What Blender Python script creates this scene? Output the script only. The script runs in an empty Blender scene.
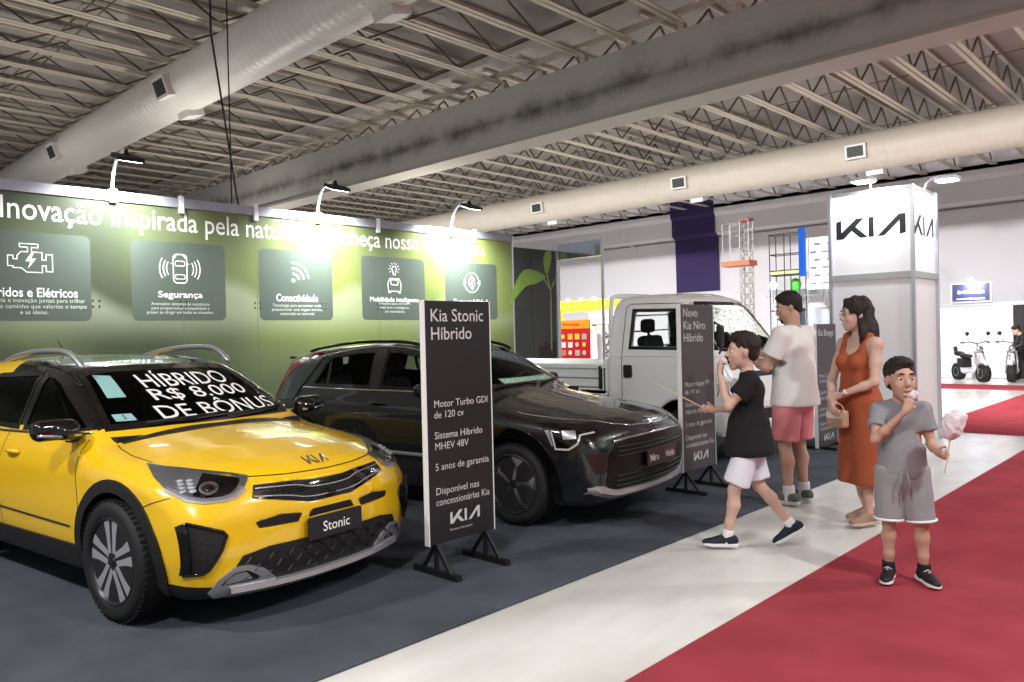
import bpy, bmesh, math, random
import numpy as np
from mathutils import Vector, Matrix, noise
from mathutils.bvhtree import BVHTree
from mathutils.geometry import delaunay_2d_cdt
SC = bpy.context.scene
COL = SC.collection
PI = math.pi
RAD = math.radians
rnd = random.Random(7)

# ---------------------------------------------------------------- materials
def lin(c):
    return tuple((x / 12.92 if x <= 0.04045 else ((x + 0.055) / 1.055) ** 2.4) for x in [v / 255.0 for v in c])

def mat(name, rgb, rough=0.5, metal=0.0, spec=0.5, coat=0.0, emit=0.0, trans=0.0, alpha=1.0, sheen=0.0, bump=0.0, bscale=50.0, vary=0.0, vscale=3.0, ior=1.45):
    m = bpy.data.materials.new(name); m.use_nodes = True
    nt = m.node_tree; b = nt.nodes['Principled BSDF']
    col = lin(rgb) + (1,)
    b.inputs['Base Color'].default_value = col
    b.inputs['Roughness'].default_value = rough
    b.inputs['Metallic'].default_value = metal
    b.inputs['Specular IOR Level'].default_value = spec
    b.inputs['Coat Weight'].default_value = coat
    b.inputs['Coat Roughness'].default_value = 0.03
    b.inputs['Transmission Weight'].default_value = trans
    b.inputs['Alpha'].default_value = alpha
    b.inputs['Sheen Weight'].default_value = sheen
    b.inputs['IOR'].default_value = ior
    if emit:
        b.inputs['Emission Color'].default_value = col
        b.inputs['Emission Strength'].default_value = emit
    if bump or vary:
        tc = nt.nodes.new('ShaderNodeTexCoord')
    if bump:
        n = nt.nodes.new('ShaderNodeTexNoise'); n.inputs['Scale'].default_value = bscale; n.inputs['Detail'].default_value = 4
        bp = nt.nodes.new('ShaderNodeBump'); bp.inputs['Strength'].default_value = bump; bp.inputs['Distance'].default_value = 0.01
        nt.links.new(tc.outputs['Object'], n.inputs['Vector']); nt.links.new(n.outputs['Fac'], bp.inputs['Height'])
        nt.links.new(bp.outputs['Normal'], b.inputs['Normal'])
    if vary:
        n2 = nt.nodes.new('ShaderNodeTexNoise'); n2.inputs['Scale'].default_value = vscale; n2.inputs['Detail'].default_value = 6; n2.inputs['Roughness'].default_value = 0.65
        nt.links.new(tc.outputs['Object'], n2.inputs['Vector'])
        mx = nt.nodes.new('ShaderNodeMix'); mx.data_type = 'RGBA'
        mx.inputs[6].default_value = tuple(max(0, c * (1 - vary)) for c in col[:3]) + (1,)
        mx.inputs[7].default_value = tuple(min(1, c * (1 + vary)) for c in col[:3]) + (1,)
        nt.links.new(n2.outputs['Fac'], mx.inputs[0]); nt.links.new(mx.outputs[2], b.inputs['Base Color'])
    return m

# ---------------------------------------------------------------- objects
def mk(name, verts, faces, m, parent=None, smooth=False, loc=None, rot=None, mats=None, fm=None):
    me = bpy.data.meshes.new(name)
    me.from_pydata([tuple(v) for v in verts], [], [tuple(f) for f in faces]); me.validate(verbose=False)
    o = bpy.data.objects.new(name, me); COL.objects.link(o)
    for x in (mats or [m]): me.materials.append(x)
    if fm is not None and len(fm) == len(me.polygons):
        me.polygons.foreach_set('material_index', fm)
    if smooth is True:
        me.shade_smooth()
    elif smooth:
        me.shade_smooth()
        try: me.set_sharp_from_angle(angle=RAD(smooth))
        except Exception: pass
    me.update()
    if parent is not None: o.parent = parent
    if loc is not None: o.location = loc
    if rot is not None: o.rotation_euler = rot
    return o

def thing(name, label, cat, loc=(0, 0, 0), rz=0.0, group=None):
    o = bpy.data.objects.new(name, None); COL.objects.link(o)
    o.location = loc; o.rotation_euler = (0, 0, rz); o.empty_display_size = 0.1
    o['label'] = label; o['category'] = cat
    if group: o['group'] = group
    return o

def tag(o, label, cat, group=None, kind=None):
    o['label'] = label; o['category'] = cat
    if group: o['group'] = group
    if kind: o['kind'] = kind
    return o

def struct(o):
    o['kind'] = 'structure'; return o

def lab(o, s):
    o['label'] = s; return o

def copy_tree(o, parent=None):
    c = o.copy(); COL.objects.link(c)
    if parent is not None: c.parent = parent
    for ch in list(o.children): copy_tree(ch, c)
    return c

class MB:
    def __init__(s): s.v = []; s.f = []
    def add(s, verts, faces):
        b = len(s.v); s.v += [Vector(v) for v in verts]; s.f += [tuple(b + i for i in f) for f in faces]; return s
    def box(s, lo, hi, M=None):
        x0, y0, z0 = lo; x1, y1, z1 = hi
        v = [(x0,y0,z0),(x1,y0,z0),(x1,y1,z0),(x0,y1,z0),(x0,y0,z1),(x1,y0,z1),(x1,y1,z1),(x0,y1,z1)]
        if M is not None: v = [M @ Vector(p) for p in v]
        return s.add(v, [(0,3,2,1),(4,5,6,7),(0,1,5,4),(1,2,6,5),(2,3,7,6),(3,0,4,7)])
    def rbox(s, lo, hi, r, M=None, seg=3):
        # rounded in the plane of the two largest extents is overkill: chamfered prism along z
        x0, y0, z0 = lo; x1, y1, z1 = hi; pts = []
        for cx, cy, a0 in ((x1 - r, y1 - r, 0), (x0 + r, y1 - r, 90), (x0 + r, y0 + r, 180), (x1 - r, y0 + r, 270)):
            for k in range(seg + 1):
                a = RAD(a0 + 90 * k / seg); pts.append((cx + r * math.cos(a), cy + r * math.sin(a)))
        return s.prism(pts, z0, z1, M)
    def prism(s, pts, z0, z1, M=None):
        n = len(pts)
        v = [Vector((p[0], p[1], z0)) for p in pts] + [Vector((p[0], p[1], z1)) for p in pts]
        if M is not None: v = [M @ p for p in v]
        f = [tuple(reversed(range(n))), tuple(range(n, 2 * n))] + [(i, (i + 1) % n, n + (i + 1) % n, n + i) for i in range(n)]
        return s.add(v, f)
    def tube(s, path, r, n=8, caps=True, closed=False):
        P = [Vector(p) for p in path]; m = len(P)
        R = r if isinstance(r, (list, tuple)) else [r] * m
        rings = []; up = None
        for i in range(m):
            if closed: d = (P[(i + 1) % m] - P[i - 1])
            else: d = (P[min(i + 1, m - 1)] - P[max(i - 1, 0)])
            if d.length < 1e-9: d = Vector((0, 0, 1))
            d.normalize()
            if up is None:
                up = Vector((0, 0, 1)) if abs(d.z) < 0.95 else Vector((1, 0, 0))
            a = d.cross(up)
            if a.length < 1e-6: a = d.cross(Vector((1, 0, 0)))
            a.normalize(); b = a.cross(d).normalized(); up = b
            rings.append([P[i] + (a * math.cos(2 * PI * k / n) + b * math.sin(2 * PI * k / n)) * R[i] for k in range(n)])
        v = [p for rg in rings for p in rg]; f = []
        for i in range(m if closed else m - 1):
            j = (i + 1) % m
            for k in range(n):
                k2 = (k + 1) % n; f.append((i * n + k, i * n + k2, j * n + k2, j * n + k))
        if caps and not closed:
            f.append(tuple(reversed(range(n)))); f.append(tuple((m - 1) * n + k for k in range(n)))
        return s.add(v, f)
    def bar(s, a, b, w, h, up=(0, 0, 1)):
        a = Vector(a); b = Vector(b); d = (b - a); L = d.length; d.normalize(); up = Vector(up)
        if abs(d.dot(up)) > 0.98: up = Vector((1, 0, 0))
        x = d.cross(up).normalized(); y = x.cross(d).normalized()
        v = [p + x * sx * w / 2 + y * sy * h / 2 for p in (a, b) for sx, sy in ((-1, -1), (1, -1), (1, 1), (-1, 1))]
        return s.add(v, [(0,3,2,1),(4,5,6,7),(0,1,5,4),(1,2,6,5),(2,3,7,6),(3,0,4,7)])
    def lathe(s, prof, n=32, M=None, closed=False):
        # prof: list (r, z) revolved about local z
        m = len(prof); v = []; f = []
        for r, z in prof:
            for k in range(n):
                a = 2 * PI * k / n; v.append(Vector((r * math.cos(a), r * math.sin(a), z)))
        if M is not None: v = [M @ p for p in v]
        for i in range(m if closed else m - 1):
            j = (i + 1) % m
            for k in range(n):
                k2 = (k + 1) % n; f.append((i * n + k, i * n + k2, j * n + k2, j * n + k))
        if not closed:
            if prof[0][0] > 1e-6: f.append(tuple(reversed(range(n))))
            if prof[-1][0] > 1e-6: f.append(tuple((m - 1) * n + k for k in range(n)))
        return s.add(v, f)
    def build(s, name, m, parent=None, smooth=False, **k):
        return mk(name, s.v, s.f, m, parent, smooth, **k)

def bez(p0, p1, p2, p3, n=12):
    p0, p1, p2, p3 = map(Vector, (p0, p1, p2, p3)); o = []
    for i in range(n + 1):
        t = i / n; u = 1 - t
        o.append(p0 * u**3 + p1 * 3 * u * u * t + p2 * 3 * u * t * t + p3 * t**3)
    return o

def smoothline(pts, n=6, closed=False):
    """Catmull-Rom through pts (any dimension)"""
    P = [np.array(p, float) for p in pts]; m = len(P); out = []
    R = range(m) if closed else range(m - 1)
    for i in R:
        a = P[i - 1] if (closed or i > 0) else P[0]; b = P[i]; c = P[(i + 1) % m]
        d = P[(i + 2) % m] if (closed or i + 2 < m) else P[-1]
        for k in range(n):
            t = k / n
            out.append(0.5 * ((2 * b) + (-a + c) * t + (2 * a - 5 * b + 4 * c - d) * t * t + (-a + 3 * b - 3 * c + d) * t**3))
    if not closed: out.append(P[-1])
    return [tuple(float(x) for x in p) for p in out]

# ---------------------------------------------------------------- writing
def text2d(s, size=1.0, align='LEFT', bold=0.0, spacing=1.0, line=1.0):
    cu = bpy.data.curves.new('txt', 'FONT'); cu.body = s; cu.size = size; cu.align_x = align
    cu.offset = bold * size; cu.space_character = spacing; cu.space_line = line; cu.resolution_u = 3; cu.fill_mode = 'FRONT'
    o = bpy.data.objects.new('txt', cu); COL.objects.link(o)
    dg = bpy.context.evaluated_depsgraph_get(); ev = o.evaluated_get(dg); me = ev.to_mesh()
    v = [(p.co.x, p.co.y) for p in me.vertices]; f = [tuple(p.vertices) for p in me.polygons]
    ev.to_mesh_clear(); bpy.data.objects.remove(o); bpy.data.curves.remove(cu)
    return v, f

def fit2d(vf, w=None, h=None, cx=None, cy=None, x0=None, y0=None):
    v, f = vf; xs = [p[0] for p in v]; ys = [p[1] for p in v]
    W = max(xs) - min(xs); Hh = max(ys) - min(ys)
    sx = (w / W) if w else None; sy = (h / Hh) if h else None
    if sx is None: sx = sy
    if sy is None: sy = sx
    mx = (max(xs) + min(xs)) / 2; my = (max(ys) + min(ys)) / 2
    ox = cx - mx * sx if cx is not None else (x0 - min(xs) * sx if x0 is not None else 0)
    oy = cy - my * sy if cy is not None else (y0 - min(ys) * sy if y0 is not None else 0)
    return [(x * sx + ox, y * sy + oy) for x, y in v], f

def join2d(*a):
    V = []; F = []
    for v, f in a:
        b = len(V); V += list(v); F += [tuple(b + i for i in q) for q in f]
    return V, F

def poly2d(*polys):
    V = []; F = []
    for p in polys:
        b = len(V)
        r = delaunay_2d_cdt([Vector(q) for q in p], [], [list(range(len(p)))], 1, 1e-6)
        V += [(q.x, q.y) for q in r[0]]; F += [tuple(b + i for i in t) for t in r[2]]
    return V, F

def ringline2d(pts, w, closed=False):
    """stroke of a 2-D polyline"""
    P = [Vector((p[0], p[1])) for p in pts]; n = len(P); V = []; F = []
    for i in range(n):
        if closed: d0 = (P[i] - P[i - 1]).normalized(); d1 = (P[(i + 1) % n] - P[i]).normalized()
        else:
            d0 = (P[i] - P[i - 1]).normalized() if i else (P[1] - P[0]).normalized()
            d1 = (P[i + 1] - P[i]).normalized() if i < n - 1 else d0
        t = (d0 + d1); t = t.normalized() if t.length > 1e-6 else d1
        nn = Vector((-t.y, t.x)); c = max(0.4, abs(nn.dot(Vector((-d1.y, d1.x)))))
        V += [tuple(P[i] + nn * w / 2 / c), tuple(P[i] - nn * w / 2 / c)]
    for i in range(n if closed else n - 1):
        j = (i + 1) % n; F.append((2 * i, 2 * i + 1, 2 * j + 1, 2 * j))
    return V, F

def arc2d(cx, cy, r, a0, a1, n=16, ry=None):
    return [(cx + r * math.cos(RAD(a0 + (a1 - a0) * i / n)), cy + (ry or r) * math.sin(RAD(a0 + (a1 - a0) * i / n))) for i in range(n + 1)]

def place2d(vf, o, u, v):
    o = Vector(o); u = Vector(u); w = Vector(v)
    return [o + u * p[0] + w * p[1] for p in vf[0]], vf[1]

def plaque(name, vf, o, u, v, m, parent=None, t=0.0015):
    """flat lettering given a little thickness: front face at +n*t"""
    V, F = place2d(vf, o, u, v); n = Vector(u).cross(Vector(v)).normalized()
    top = [p + n * t for p in V]
    return mk(name, top, F, m, parent)

KIA2D = poly2d([(0, 0), (.46, 0), (1.72, .93), (1.72, 1), (1.30, 1), (.33, .33), (.33, .98), (0, .90)], [(.98, .40), (1.22, .60), (2.02, 0), (1.55, 0)],
               [(2.07, 0), (2.40, 0), (2.40, 1), (2.07, 1)], [(2.62, 0), (3.05, 0), (3.98, .70), (3.98, 0), (4.33, .06), (4.33, 1), (3.94, 1)])

# ---------------------------------------------------------------- implicit surfaces
def surf_nets(F, org, h):
    S = F < 0
    nx, ny, nz = F.shape
    def c(A, i, j, k): return A[i:nx - 1 + i, j:ny - 1 + j, k:nz - 1 + k]
    cor = [(i, j, k) for i in (0, 1) for j in (0, 1) for k in (0, 1)]
    anyi = np.zeros((nx - 1, ny - 1, nz - 1), bool); alli = np.ones_like(anyi)
    for q in cor: anyi |= c(S, *q); alli &= c(S, *q)
    act = anyi & ~alli; I = np.argwhere(act); n = len(I)
    acc = np.zeros((n, 3)); cnt = np.zeros(n)
    for a in cor:
        for ax in range(3):
            if a[ax]: continue
            b = list(a); b[ax] = 1
            fa = F[I[:, 0] + a[0], I[:, 1] + a[1], I[:, 2] + a[2]]; fb = F[I[:, 0] + b[0], I[:, 1] + b[1], I[:, 2] + b[2]]
            m = (fa < 0) != (fb < 0)
            t = np.where(m, fa / np.where(m, fa - fb, 1), 0)
            for d in range(3): acc[:, d] += np.where(m, a[d] + (t if d == ax else 0), 0)
            cnt += m
    V = (I + acc / cnt[:, None]) * h + np.array(org)
    idx = -np.ones(act.shape, int); idx[act] = np.arange(n)
    Q = []
    for ax in range(3):
        u, w = (ax + 1) % 3, (ax + 2) % 3
        sl0 = [slice(None)] * 3; sl1 = [slice(None)] * 3; sl0[ax] = slice(0, -1); sl1[ax] = slice(1, None)
        A = S[tuple(sl0)]; B = S[tuple(sl1)]
        E = np.argwhere(A != B)
        ok = (E[:, u] > 0) & (E[:, w] > 0) & (E[:, u] < F.shape[u] - 1) & (E[:, w] < F.shape[w] - 1); E = E[ok]
        ins = A[E[:, 0], E[:, 1], E[:, 2]]
        def g(du, dw):
            P = E.copy(); P[:, u] -= du; P[:, w] -= dw; return idx[P[:, 0], P[:, 1], P[:, 2]]
        q = np.stack([g(1, 1), g(0, 1), g(0, 0), g(1, 0)], 1)
        q[~ins] = q[~ins][:, ::-1]; Q.append(q)
    return V, np.concatenate(Q)

def grid3(lo, hi, h):
    ax = [np.arange(lo[i], hi[i] + h, h) for i in range(3)]
    return ax, np.meshgrid(*ax, indexing='ij')

def smin(a, b, k):
    hh = np.maximum(k - np.abs(a - b), 0) / k
    return np.minimum(a, b) - hh * hh * k * 0.25
def smax(a, b, k): return -smin(-a, -b, k)

def sd_poly2(px, pz, poly):
    """signed distance of points to closed polygon (negative inside)"""
    d = np.full(px.shape, 1e9); s = np.ones(px.shape); n = len(poly)
    for i in range(n):
        ax, az = poly[i]; bx, bz = poly[i - 1]
        ex, ez = bx - ax, bz - az; wx, wz = px - ax, pz - az
        t = np.clip((wx * ex + wz * ez) / max(ex * ex + ez * ez, 1e-12), 0, 1)
        qx, qz = wx - ex * t, wz - ez * t; d = np.minimum(d, qx * qx + qz * qz)
        c1 = pz >= az; c2 = pz < bz; c3 = ex * wz > ez * wx
        fl = (c1 & c2 & c3) | (~c1 & ~c2 & ~c3); s = np.where(fl, -s, s)
    return s * np.sqrt(d)

class Sdf:
    """grid of local smooth unions; every primitive is stamped only in its own neighbourhood"""
    def __init__(s, lo, hi, h):
        s.h = h; s.lo = np.array(lo, float); s.ax, _ = [np.arange(lo[i], hi[i] + h, h) for i in range(3)], None
        s.F = np.full(tuple(len(a) for a in s.ax), 0.5, np.float32)
    def _box(s, lo, hi):
        sl = tuple(slice(max(0, int((lo[i] - s.lo[i]) / s.h)), min(len(s.ax[i]), int((hi[i] - s.lo[i]) / s.h) + 2)) for i in range(3))
        g = np.meshgrid(*[s.ax[i][sl[i]] for i in range(3)], indexing='ij'); return sl, g
    def _put(s, sl, d, k, mode):
        A = s.F[sl]
        if A.size == 0: return
        d = d.astype(np.float32)
        s.F[sl] = smin(A, d, k) if mode == 'add' else smax(A, -d, k)
    def cone(s, a, b, ra, rb, k=0.02, mode='add', flat=None):
        """round cone between a and b; flat=(axis vector, factor) squashes the section along that axis"""
        a = np.array(a, float); b = np.array(b, float); R = max(ra, rb) + k + s.h * 2 + 0.01
        if flat: R *= 1.6
        sl, (X, Y, Z) = s._box(np.minimum(a, b) - R, np.maximum(a, b) + R)
        ab = b - a; L2 = (ab**2).sum() + 1e-12
        wx, wy, wz = X - a[0], Y - a[1], Z - a[2]
        t = np.clip((wx * ab[0] + wy * ab[1] + wz * ab[2]) / L2, 0, 1)
        qx, qy, qz = wx - ab[0] * t, wy - ab[1] * t, wz - ab[2] * t
        r = ra + (rb - ra) * t
        if flat:
            n = np.array(flat[0], float); n /= np.linalg.norm(n); f = flat[1]
            p = qx * n[0] + qy * n[1] + qz * n[2]; q2 = qx**2 + qy**2 + qz**2 - p * p
            d = (np.sqrt(np.maximum(q2, 0) + (p / f)**2) - r) * min(1, f + 0.15)
        else: d = np.sqrt(qx**2 + qy**2 + qz**2) - r
        s._put(sl, d, k, mode); return s
    def ell(s, c, r, k=0.02, mode='add', M=None):
        c = np.array(c, float); r = np.array(r, float); R = r.max() + k + 2 * s.h + 0.01
        sl, (X, Y, Z) = s._box(c - R, c + R)
        P = np.stack([X - c[0], Y - c[1], Z - c[2]], -1)
        if M is not None: P = P @ np.array(M)          # columns of M = local axes
        k0 = np.sqrt(((P / r)**2).sum(-1)); k1 = np.sqrt(((P / (r * r))**2).sum(-1)) + 1e-9
        s._put(sl, k0 * (k0 - 1) / k1, k, mode); return s
    def box(s, c, r, rr=0.01, k=0.01, mode='add', M=None):
        c = np.array(c, float); r = np.array(r, float); R = np.linalg.norm(r) + k + 2 * s.h + 0.01
        sl, (X, Y, Z) = s._box(c - R, c + R)
        P = np.stack([X - c[0], Y - c[1], Z - c[2]], -1)
        if M is not None: P = P @ np.array(M)
        Q = np.abs(P) - (r - rr); d = np.sqrt((np.maximum(Q, 0)**2).sum(-1)) + np.minimum(Q.max(-1), 0) - rr
        s._put(sl, d, k, mode); return s
    def cut(s, p, n, k=0.004):
        """keep the half space where (x-p).n <= 0"""
        p = np.array(p, float); n = np.array(n, float); n /= np.linalg.norm(n)
        X, Y, Z = np.meshgrid(*s.ax, indexing='ij')
        d = (X - p[0]) * n[0] + (Y - p[1]) * n[1] + (Z - p[2]) * n[2]
        s.F = smax(s.F, d.astype(np.float32), k); return s
    def wob(s, amp, sc, dirz=1.0, seed=0.0):
        """gentle folds in cloth"""
        X, Y, Z = np.meshgrid(*s.ax, indexing='ij')
        s.F = (s.F + amp * np.sin(X * sc + 1.7 * np.sin(Z * sc * 0.43 * dirz + seed)) * np.sin(Y * sc * 1.1 + 1.3 * np.sin(Z * sc * 0.31 + seed * 2))).astype(np.float32)
        return s
    def mesh(s, name, m, parent=None, **k):
        s.F[0] = s.F[-1] = 0.5; s.F[:, 0] = s.F[:, -1] = 0.5; s.F[:, :, 0] = s.F[:, :, -1] = 0.5
        V, Q = surf_nets(s.F, s.lo, s.h)
        return mk(name, V, Q.tolist(), m, parent, True, **k)
# ================================================================= camera
cam = bpy.data.cameras.new('camera'); camo = bpy.data.objects.new('camera', cam); COL.objects.link(camo)
SC.camera = camo
def set_cam():
    F = 770.0; yaw, pitch, roll = RAD(-43.85), RAD(-0.42), RAD(-1.36); H = 1.5
    cy, sy, cp, sp = math.cos(yaw), math.sin(yaw), math.cos(pitch), math.sin(pitch)
    f = Vector((sy * cp, cy * cp, sp)); r = Vector((cy, -sy, 0)); u = r.cross(f)
    r2 = r * math.cos(roll) + u * math.sin(roll); u2 = u * math.cos(roll) - r * math.sin(roll)
    M = Matrix((r2, u2, -f)).transposed().to_4x4(); M.translation = Vector((0, 0, H))
    camo.matrix_world = M; cam.sensor_fit = 'HORIZONTAL'; cam.sensor_width = 36.0; cam.lens = F * 36.0 / 1024
    cam.clip_start = 0.05; cam.clip_end = 200
set_cam()
SC.view_settings.view_transform = 'Standard'; SC.view_settings.look = 'None'; SC.view_settings.gamma = 1; SC.view_settings.use_curve_mapping = False
SC.view_settings.exposure = 0.08
w = bpy.data.worlds.new('hall_air'); SC.world = w; w.use_nodes = True
w.node_tree.nodes['Background'].inputs[0].default_value = (0.95, 0.97, 1.0, 1); w.node_tree.nodes['Background'].inputs[1].default_value = 0.36

# ================================================================= materials of the place
def floor_mat():
    m = mat('polished_floor', (208, 208, 206), 0.16, spec=0.5); nt = m.node_tree; b = nt.nodes['Principled BSDF']
    tc = nt.nodes.new('ShaderNodeTexCoord'); n = nt.nodes.new('ShaderNodeTexNoise'); n.inputs['Scale'].default_value = 1.3; n.inputs['Detail'].default_value = 8
    r = nt.nodes.new('ShaderNodeValToRGB'); r.color_ramp.elements[0].color = lin((188, 187, 182)) + (1,); r.color_ramp.elements[1].color = lin((226, 226, 224)) + (1,)
    r.color_ramp.elements[0].position = .35; r.color_ramp.elements[1].position = .65
    mp = nt.nodes.new('ShaderNodeMapping'); mp.inputs['Scale'].default_value = (1, .35, 1)
    nt.links.new(tc.outputs['Object'], mp.inputs[0]); nt.links.new(mp.outputs[0], n.inputs['Vector']); nt.links.new(n.outputs['Fac'], r.inputs[0]); nt.links.new(r.outputs[0], b.inputs['Base Color'])
    n2 = nt.nodes.new('ShaderNodeTexNoise'); n2.inputs['Scale'].default_value = 6; n2.inputs['Detail'].default_value = 5
    mr = nt.nodes.new('ShaderNodeMapRange'); mr.inputs['To Min'].default_value = .12; mr.inputs['To Max'].default_value = .3
    nt.links.new(tc.outputs['Object'], n2.inputs['Vector']); nt.links.new(n2.outputs['Fac'], mr.inputs[0]); nt.links.new(mr.outputs[0], b.inputs['Roughness'])
    return m
def carpet_mat(name, a, b_, sc=260, big=0.0):
    m = mat(name, a, 0.95, spec=0.15, bump=0.5, bscale=900); nt = m.node_tree; b = nt.nodes['Principled BSDF']
    tc = nt.nodes.new('ShaderNodeTexCoord'); n = nt.nodes.new('ShaderNodeTexNoise'); n.inputs['Scale'].default_value = sc; n.inputs['Detail'].default_value = 3
    n3 = nt.nodes.new('ShaderNodeTexNoise'); n3.inputs['Scale'].default_value = 2.2; n3.inputs['Detail'].default_value = 6
    ad = nt.nodes.new('ShaderNodeMix'); ad.data_type = 'FLOAT'; ad.inputs[0].default_value = .45
    r = nt.nodes.new('ShaderNodeValToRGB'); r.color_ramp.elements[0].color = lin(a) + (1,); r.color_ramp.elements[1].color = lin(b_) + (1,)
    r.color_ramp.elements[0].position = .38; r.color_ramp.elements[1].position = .62
    nt.links.new(tc.outputs['Object'], n.inputs['Vector']); nt.links.new(tc.outputs['Object'], n3.inputs['Vector'])
    nt.links.new(n.outputs['Fac'], ad.inputs[2]); nt.links.new(n3.outputs['Fac'], ad.inputs[3])
    nt.links.new(ad.outputs[0], r.inputs[0]); nt.links.new(r.outputs[0], b.inputs['Base Color'])
    return m
M_FLOOR = floor_mat()
M_GREY = carpet_mat('charcoal_carpet', (64, 68, 76), (88, 92, 102))
M_RED = carpet_mat('red_carpet', (142, 52, 62), (168, 68, 78))
M_ALU = mat('brushed_aluminium', (200, 202, 208), 0.28, metal=0.9)
M_WHITE = mat('white_panel', (232, 233, 236), 0.35)
M_WALL = mat('hall_wall_paint', (228, 226, 231), 0.75, vary=0.03, vscale=.6)
M_BLACK = mat('matt_black', (22, 22, 24), 0.55)
M_STEEL = mat('joist_paint', (186, 178, 164), 0.6, vary=0.12, vscale=1.2)
M_ROD = mat('joist_rod_paint', (98, 86, 70), 0.6, vary=0.3, vscale=2)
M_TXT = mat('white_print', (240, 240, 240), 0.5)
M_DUCT = mat('duct_metal', (206, 203, 199), 0.42, spec=0.5, vary=.03, vscale=.8)
M_WOODY = mat('slab_soffit', (152, 146, 140), 0.85, vary=0.16, vscale=.9)

def concrete():
    m = mat('stained_concrete', (150, 148, 144), 0.85); nt = m.node_tree; b = nt.nodes['Principled BSDF']
    tc = nt.nodes.new('ShaderNodeTexCoord'); sp = nt.nodes.new('ShaderNodeSeparateXYZ'); nt.links.new(tc.outputs['Object'], sp.inputs[0])
    n = nt.nodes.new('ShaderNodeTexNoise'); n.inputs['Scale'].default_value = 1.5; n.inputs['Detail'].default_value = 10; n.inputs['Roughness'].default_value = .62
    nt.links.new(tc.outputs['Object'], n.inputs['Vector'])
    # water stain band along the middle of the beam, broken up by noise
    a = nt.nodes.new('ShaderNodeMath'); a.operation = 'SUBTRACT'; a.inputs[1].default_value = 5.78; nt.links.new(sp.outputs['Z'], a.inputs[0])
    ab = nt.nodes.new('ShaderNodeMath'); ab.operation = 'ABSOLUTE'; nt.links.new(a.outputs[0], ab.inputs[0])
    mr = nt.nodes.new('ShaderNodeMapRange'); mr.inputs['From Min'].default_value = 0.0; mr.inputs['From Max'].default_value = .34; mr.inputs['To Min'].default_value = .24; mr.inputs['To Max'].default_value = -.2
    nt.links.new(ab.outputs[0], mr.inputs[0])
    su = nt.nodes.new('ShaderNodeMath'); su.operation = 'ADD'; nt.links.new(n.outputs['Fac'], su.inputs[0]); nt.links.new(mr.outputs[0], su.inputs[1])
    r = nt.nodes.new('ShaderNodeValToRGB'); r.color_ramp.elements[0].position = .52; r.color_ramp.elements[0].color = lin((170, 170, 166)) + (1,)
    r.color_ramp.elements[1].position = .84; r.color_ramp.elements[1].color = lin((92, 91, 88)) + (1,)
    e = r.color_ramp.elements.new(.3); e.color = lin((184, 183, 180)) + (1,)
    nt.links.new(su.outputs[0], r.inputs[0]); nt.links.new(r.outputs[0], b.inputs['Base Color'])
    return m
M_CONC = concrete()

# ================================================================= floor and walls
struct(MB().box((-34, -6, -0.2), (10, 34, -0.012)).build('floor', M_FLOOR))
def flat(name, m, x0, y0, x1, y1, z=0.0, label=None):
    o = MB().box((x0, y0, -0.0115), (x1, y1, z)).build(name, m); return tag(o, label, 'carpet')
flat('grey_carpet', M_GREY, -9.9, -4, -3.0, 10.45, 0.0, 'charcoal grey carpet of the car stand beside the white walkway')
flat('red_carpet', M_RED, -1.965, -4, 6, 12.1 - 1.0 + .1, 0.0, 'broad red carpet in the right foreground under the boy in the grey shirt')
flat('red_carpet', M_RED, -3.5, 12.15, 6, 19.4, 0.0, 'red carpet beyond the white crossing, behind the white logo tower')
flat('red_carpet', M_RED, -6.4, 20.35, 6, 21.9, 0.0, 'narrow red carpet strip in front of the parked scooters')
# far hall wall with a projecting upper band
struct(MB().box((-34, 28.4, -0.2), (10, 28.7, 5.33)).build('wall_back', M_WALL))
struct(MB().prism([(28.4, 5.33), (28.12, 5.45), (28.12, 6.1), (28.0, 6.25), (28.0, 7.3), (28.7, 7.3), (28.7, 5.33)], -34, 10, Matrix(((0,0,1,0),(1,0,0,0),(0,1,0,0),(0,0,0,1)))).build('trim_1', M_WALL))
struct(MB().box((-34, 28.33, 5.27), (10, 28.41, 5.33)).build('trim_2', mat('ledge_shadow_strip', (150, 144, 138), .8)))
struct(MB().box((-34.3, -6, -0.2), (-34, 28.7, 7.3)).build('wall_left', M_WALL))

# ================================================================= roof: slab, beam, joists, ducts
ZC = 6.5
struct(MB().box((-34, -6, 7.22), (10, 28.7, 7.4)).build('ceiling', M_WOODY))
struct(MB().box((-34, 11.0, 5.29), (10, 11.53, 6.39)).build('ceiling_beam', M_CONC))
struct(MB().box((-34, 10.96, 5.26), (10, 11.56, 5.32)).build('trim_3', mat('beam_soffit_paint', (172, 168, 160), .8, vary=.08)))
def joist(x, y0, y1, name='roof_joist', rod=.022, st=1.04):
    m = MB()
    for dx in (-.055, .055): m.box((x + dx - .045, y0, ZC), (x + dx + .045, y1, ZC + .012)); m.box((x + dx * .2 - .006, y0, ZC), (x + dx * .2 + .006, y1, ZC + .05))
    m.box((x - .03, y0, 7.14), (x + .03, y1, 7.2))
    c = m.build(name, M_STEEL); struct(c)
    r = MB(); y = y0; up = True
    while y + st <= y1:
        a = (x, y, ZC + .04 if up else 7.1); b = (x, y + st, 7.1 if up else ZC + .04)
        r.bar(a, b, rod, .03); y += st; up = not up
    o = r.build('web_rod', M_ROD, c); return c
k = 0
while True:
    x = -0.52 * 1.0 - 1.015 * k + 0.0; k += 1
    if x < -33: break
    joist(x, 1.5 if x < -3 else 6, 10.95)
    # seat on the beam
    struct(MB().box((x - .05, 11.0, 6.39), (x + .05, 11.12, ZC)).build('joist_seat', M_STEEL))
k = 0
while True:
    x = 1.0 - 1.0 * k - .75; k += 1
    if x < -33: break
    joist(x, 11.56, 28.0, rod=.034, st=.62)
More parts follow.
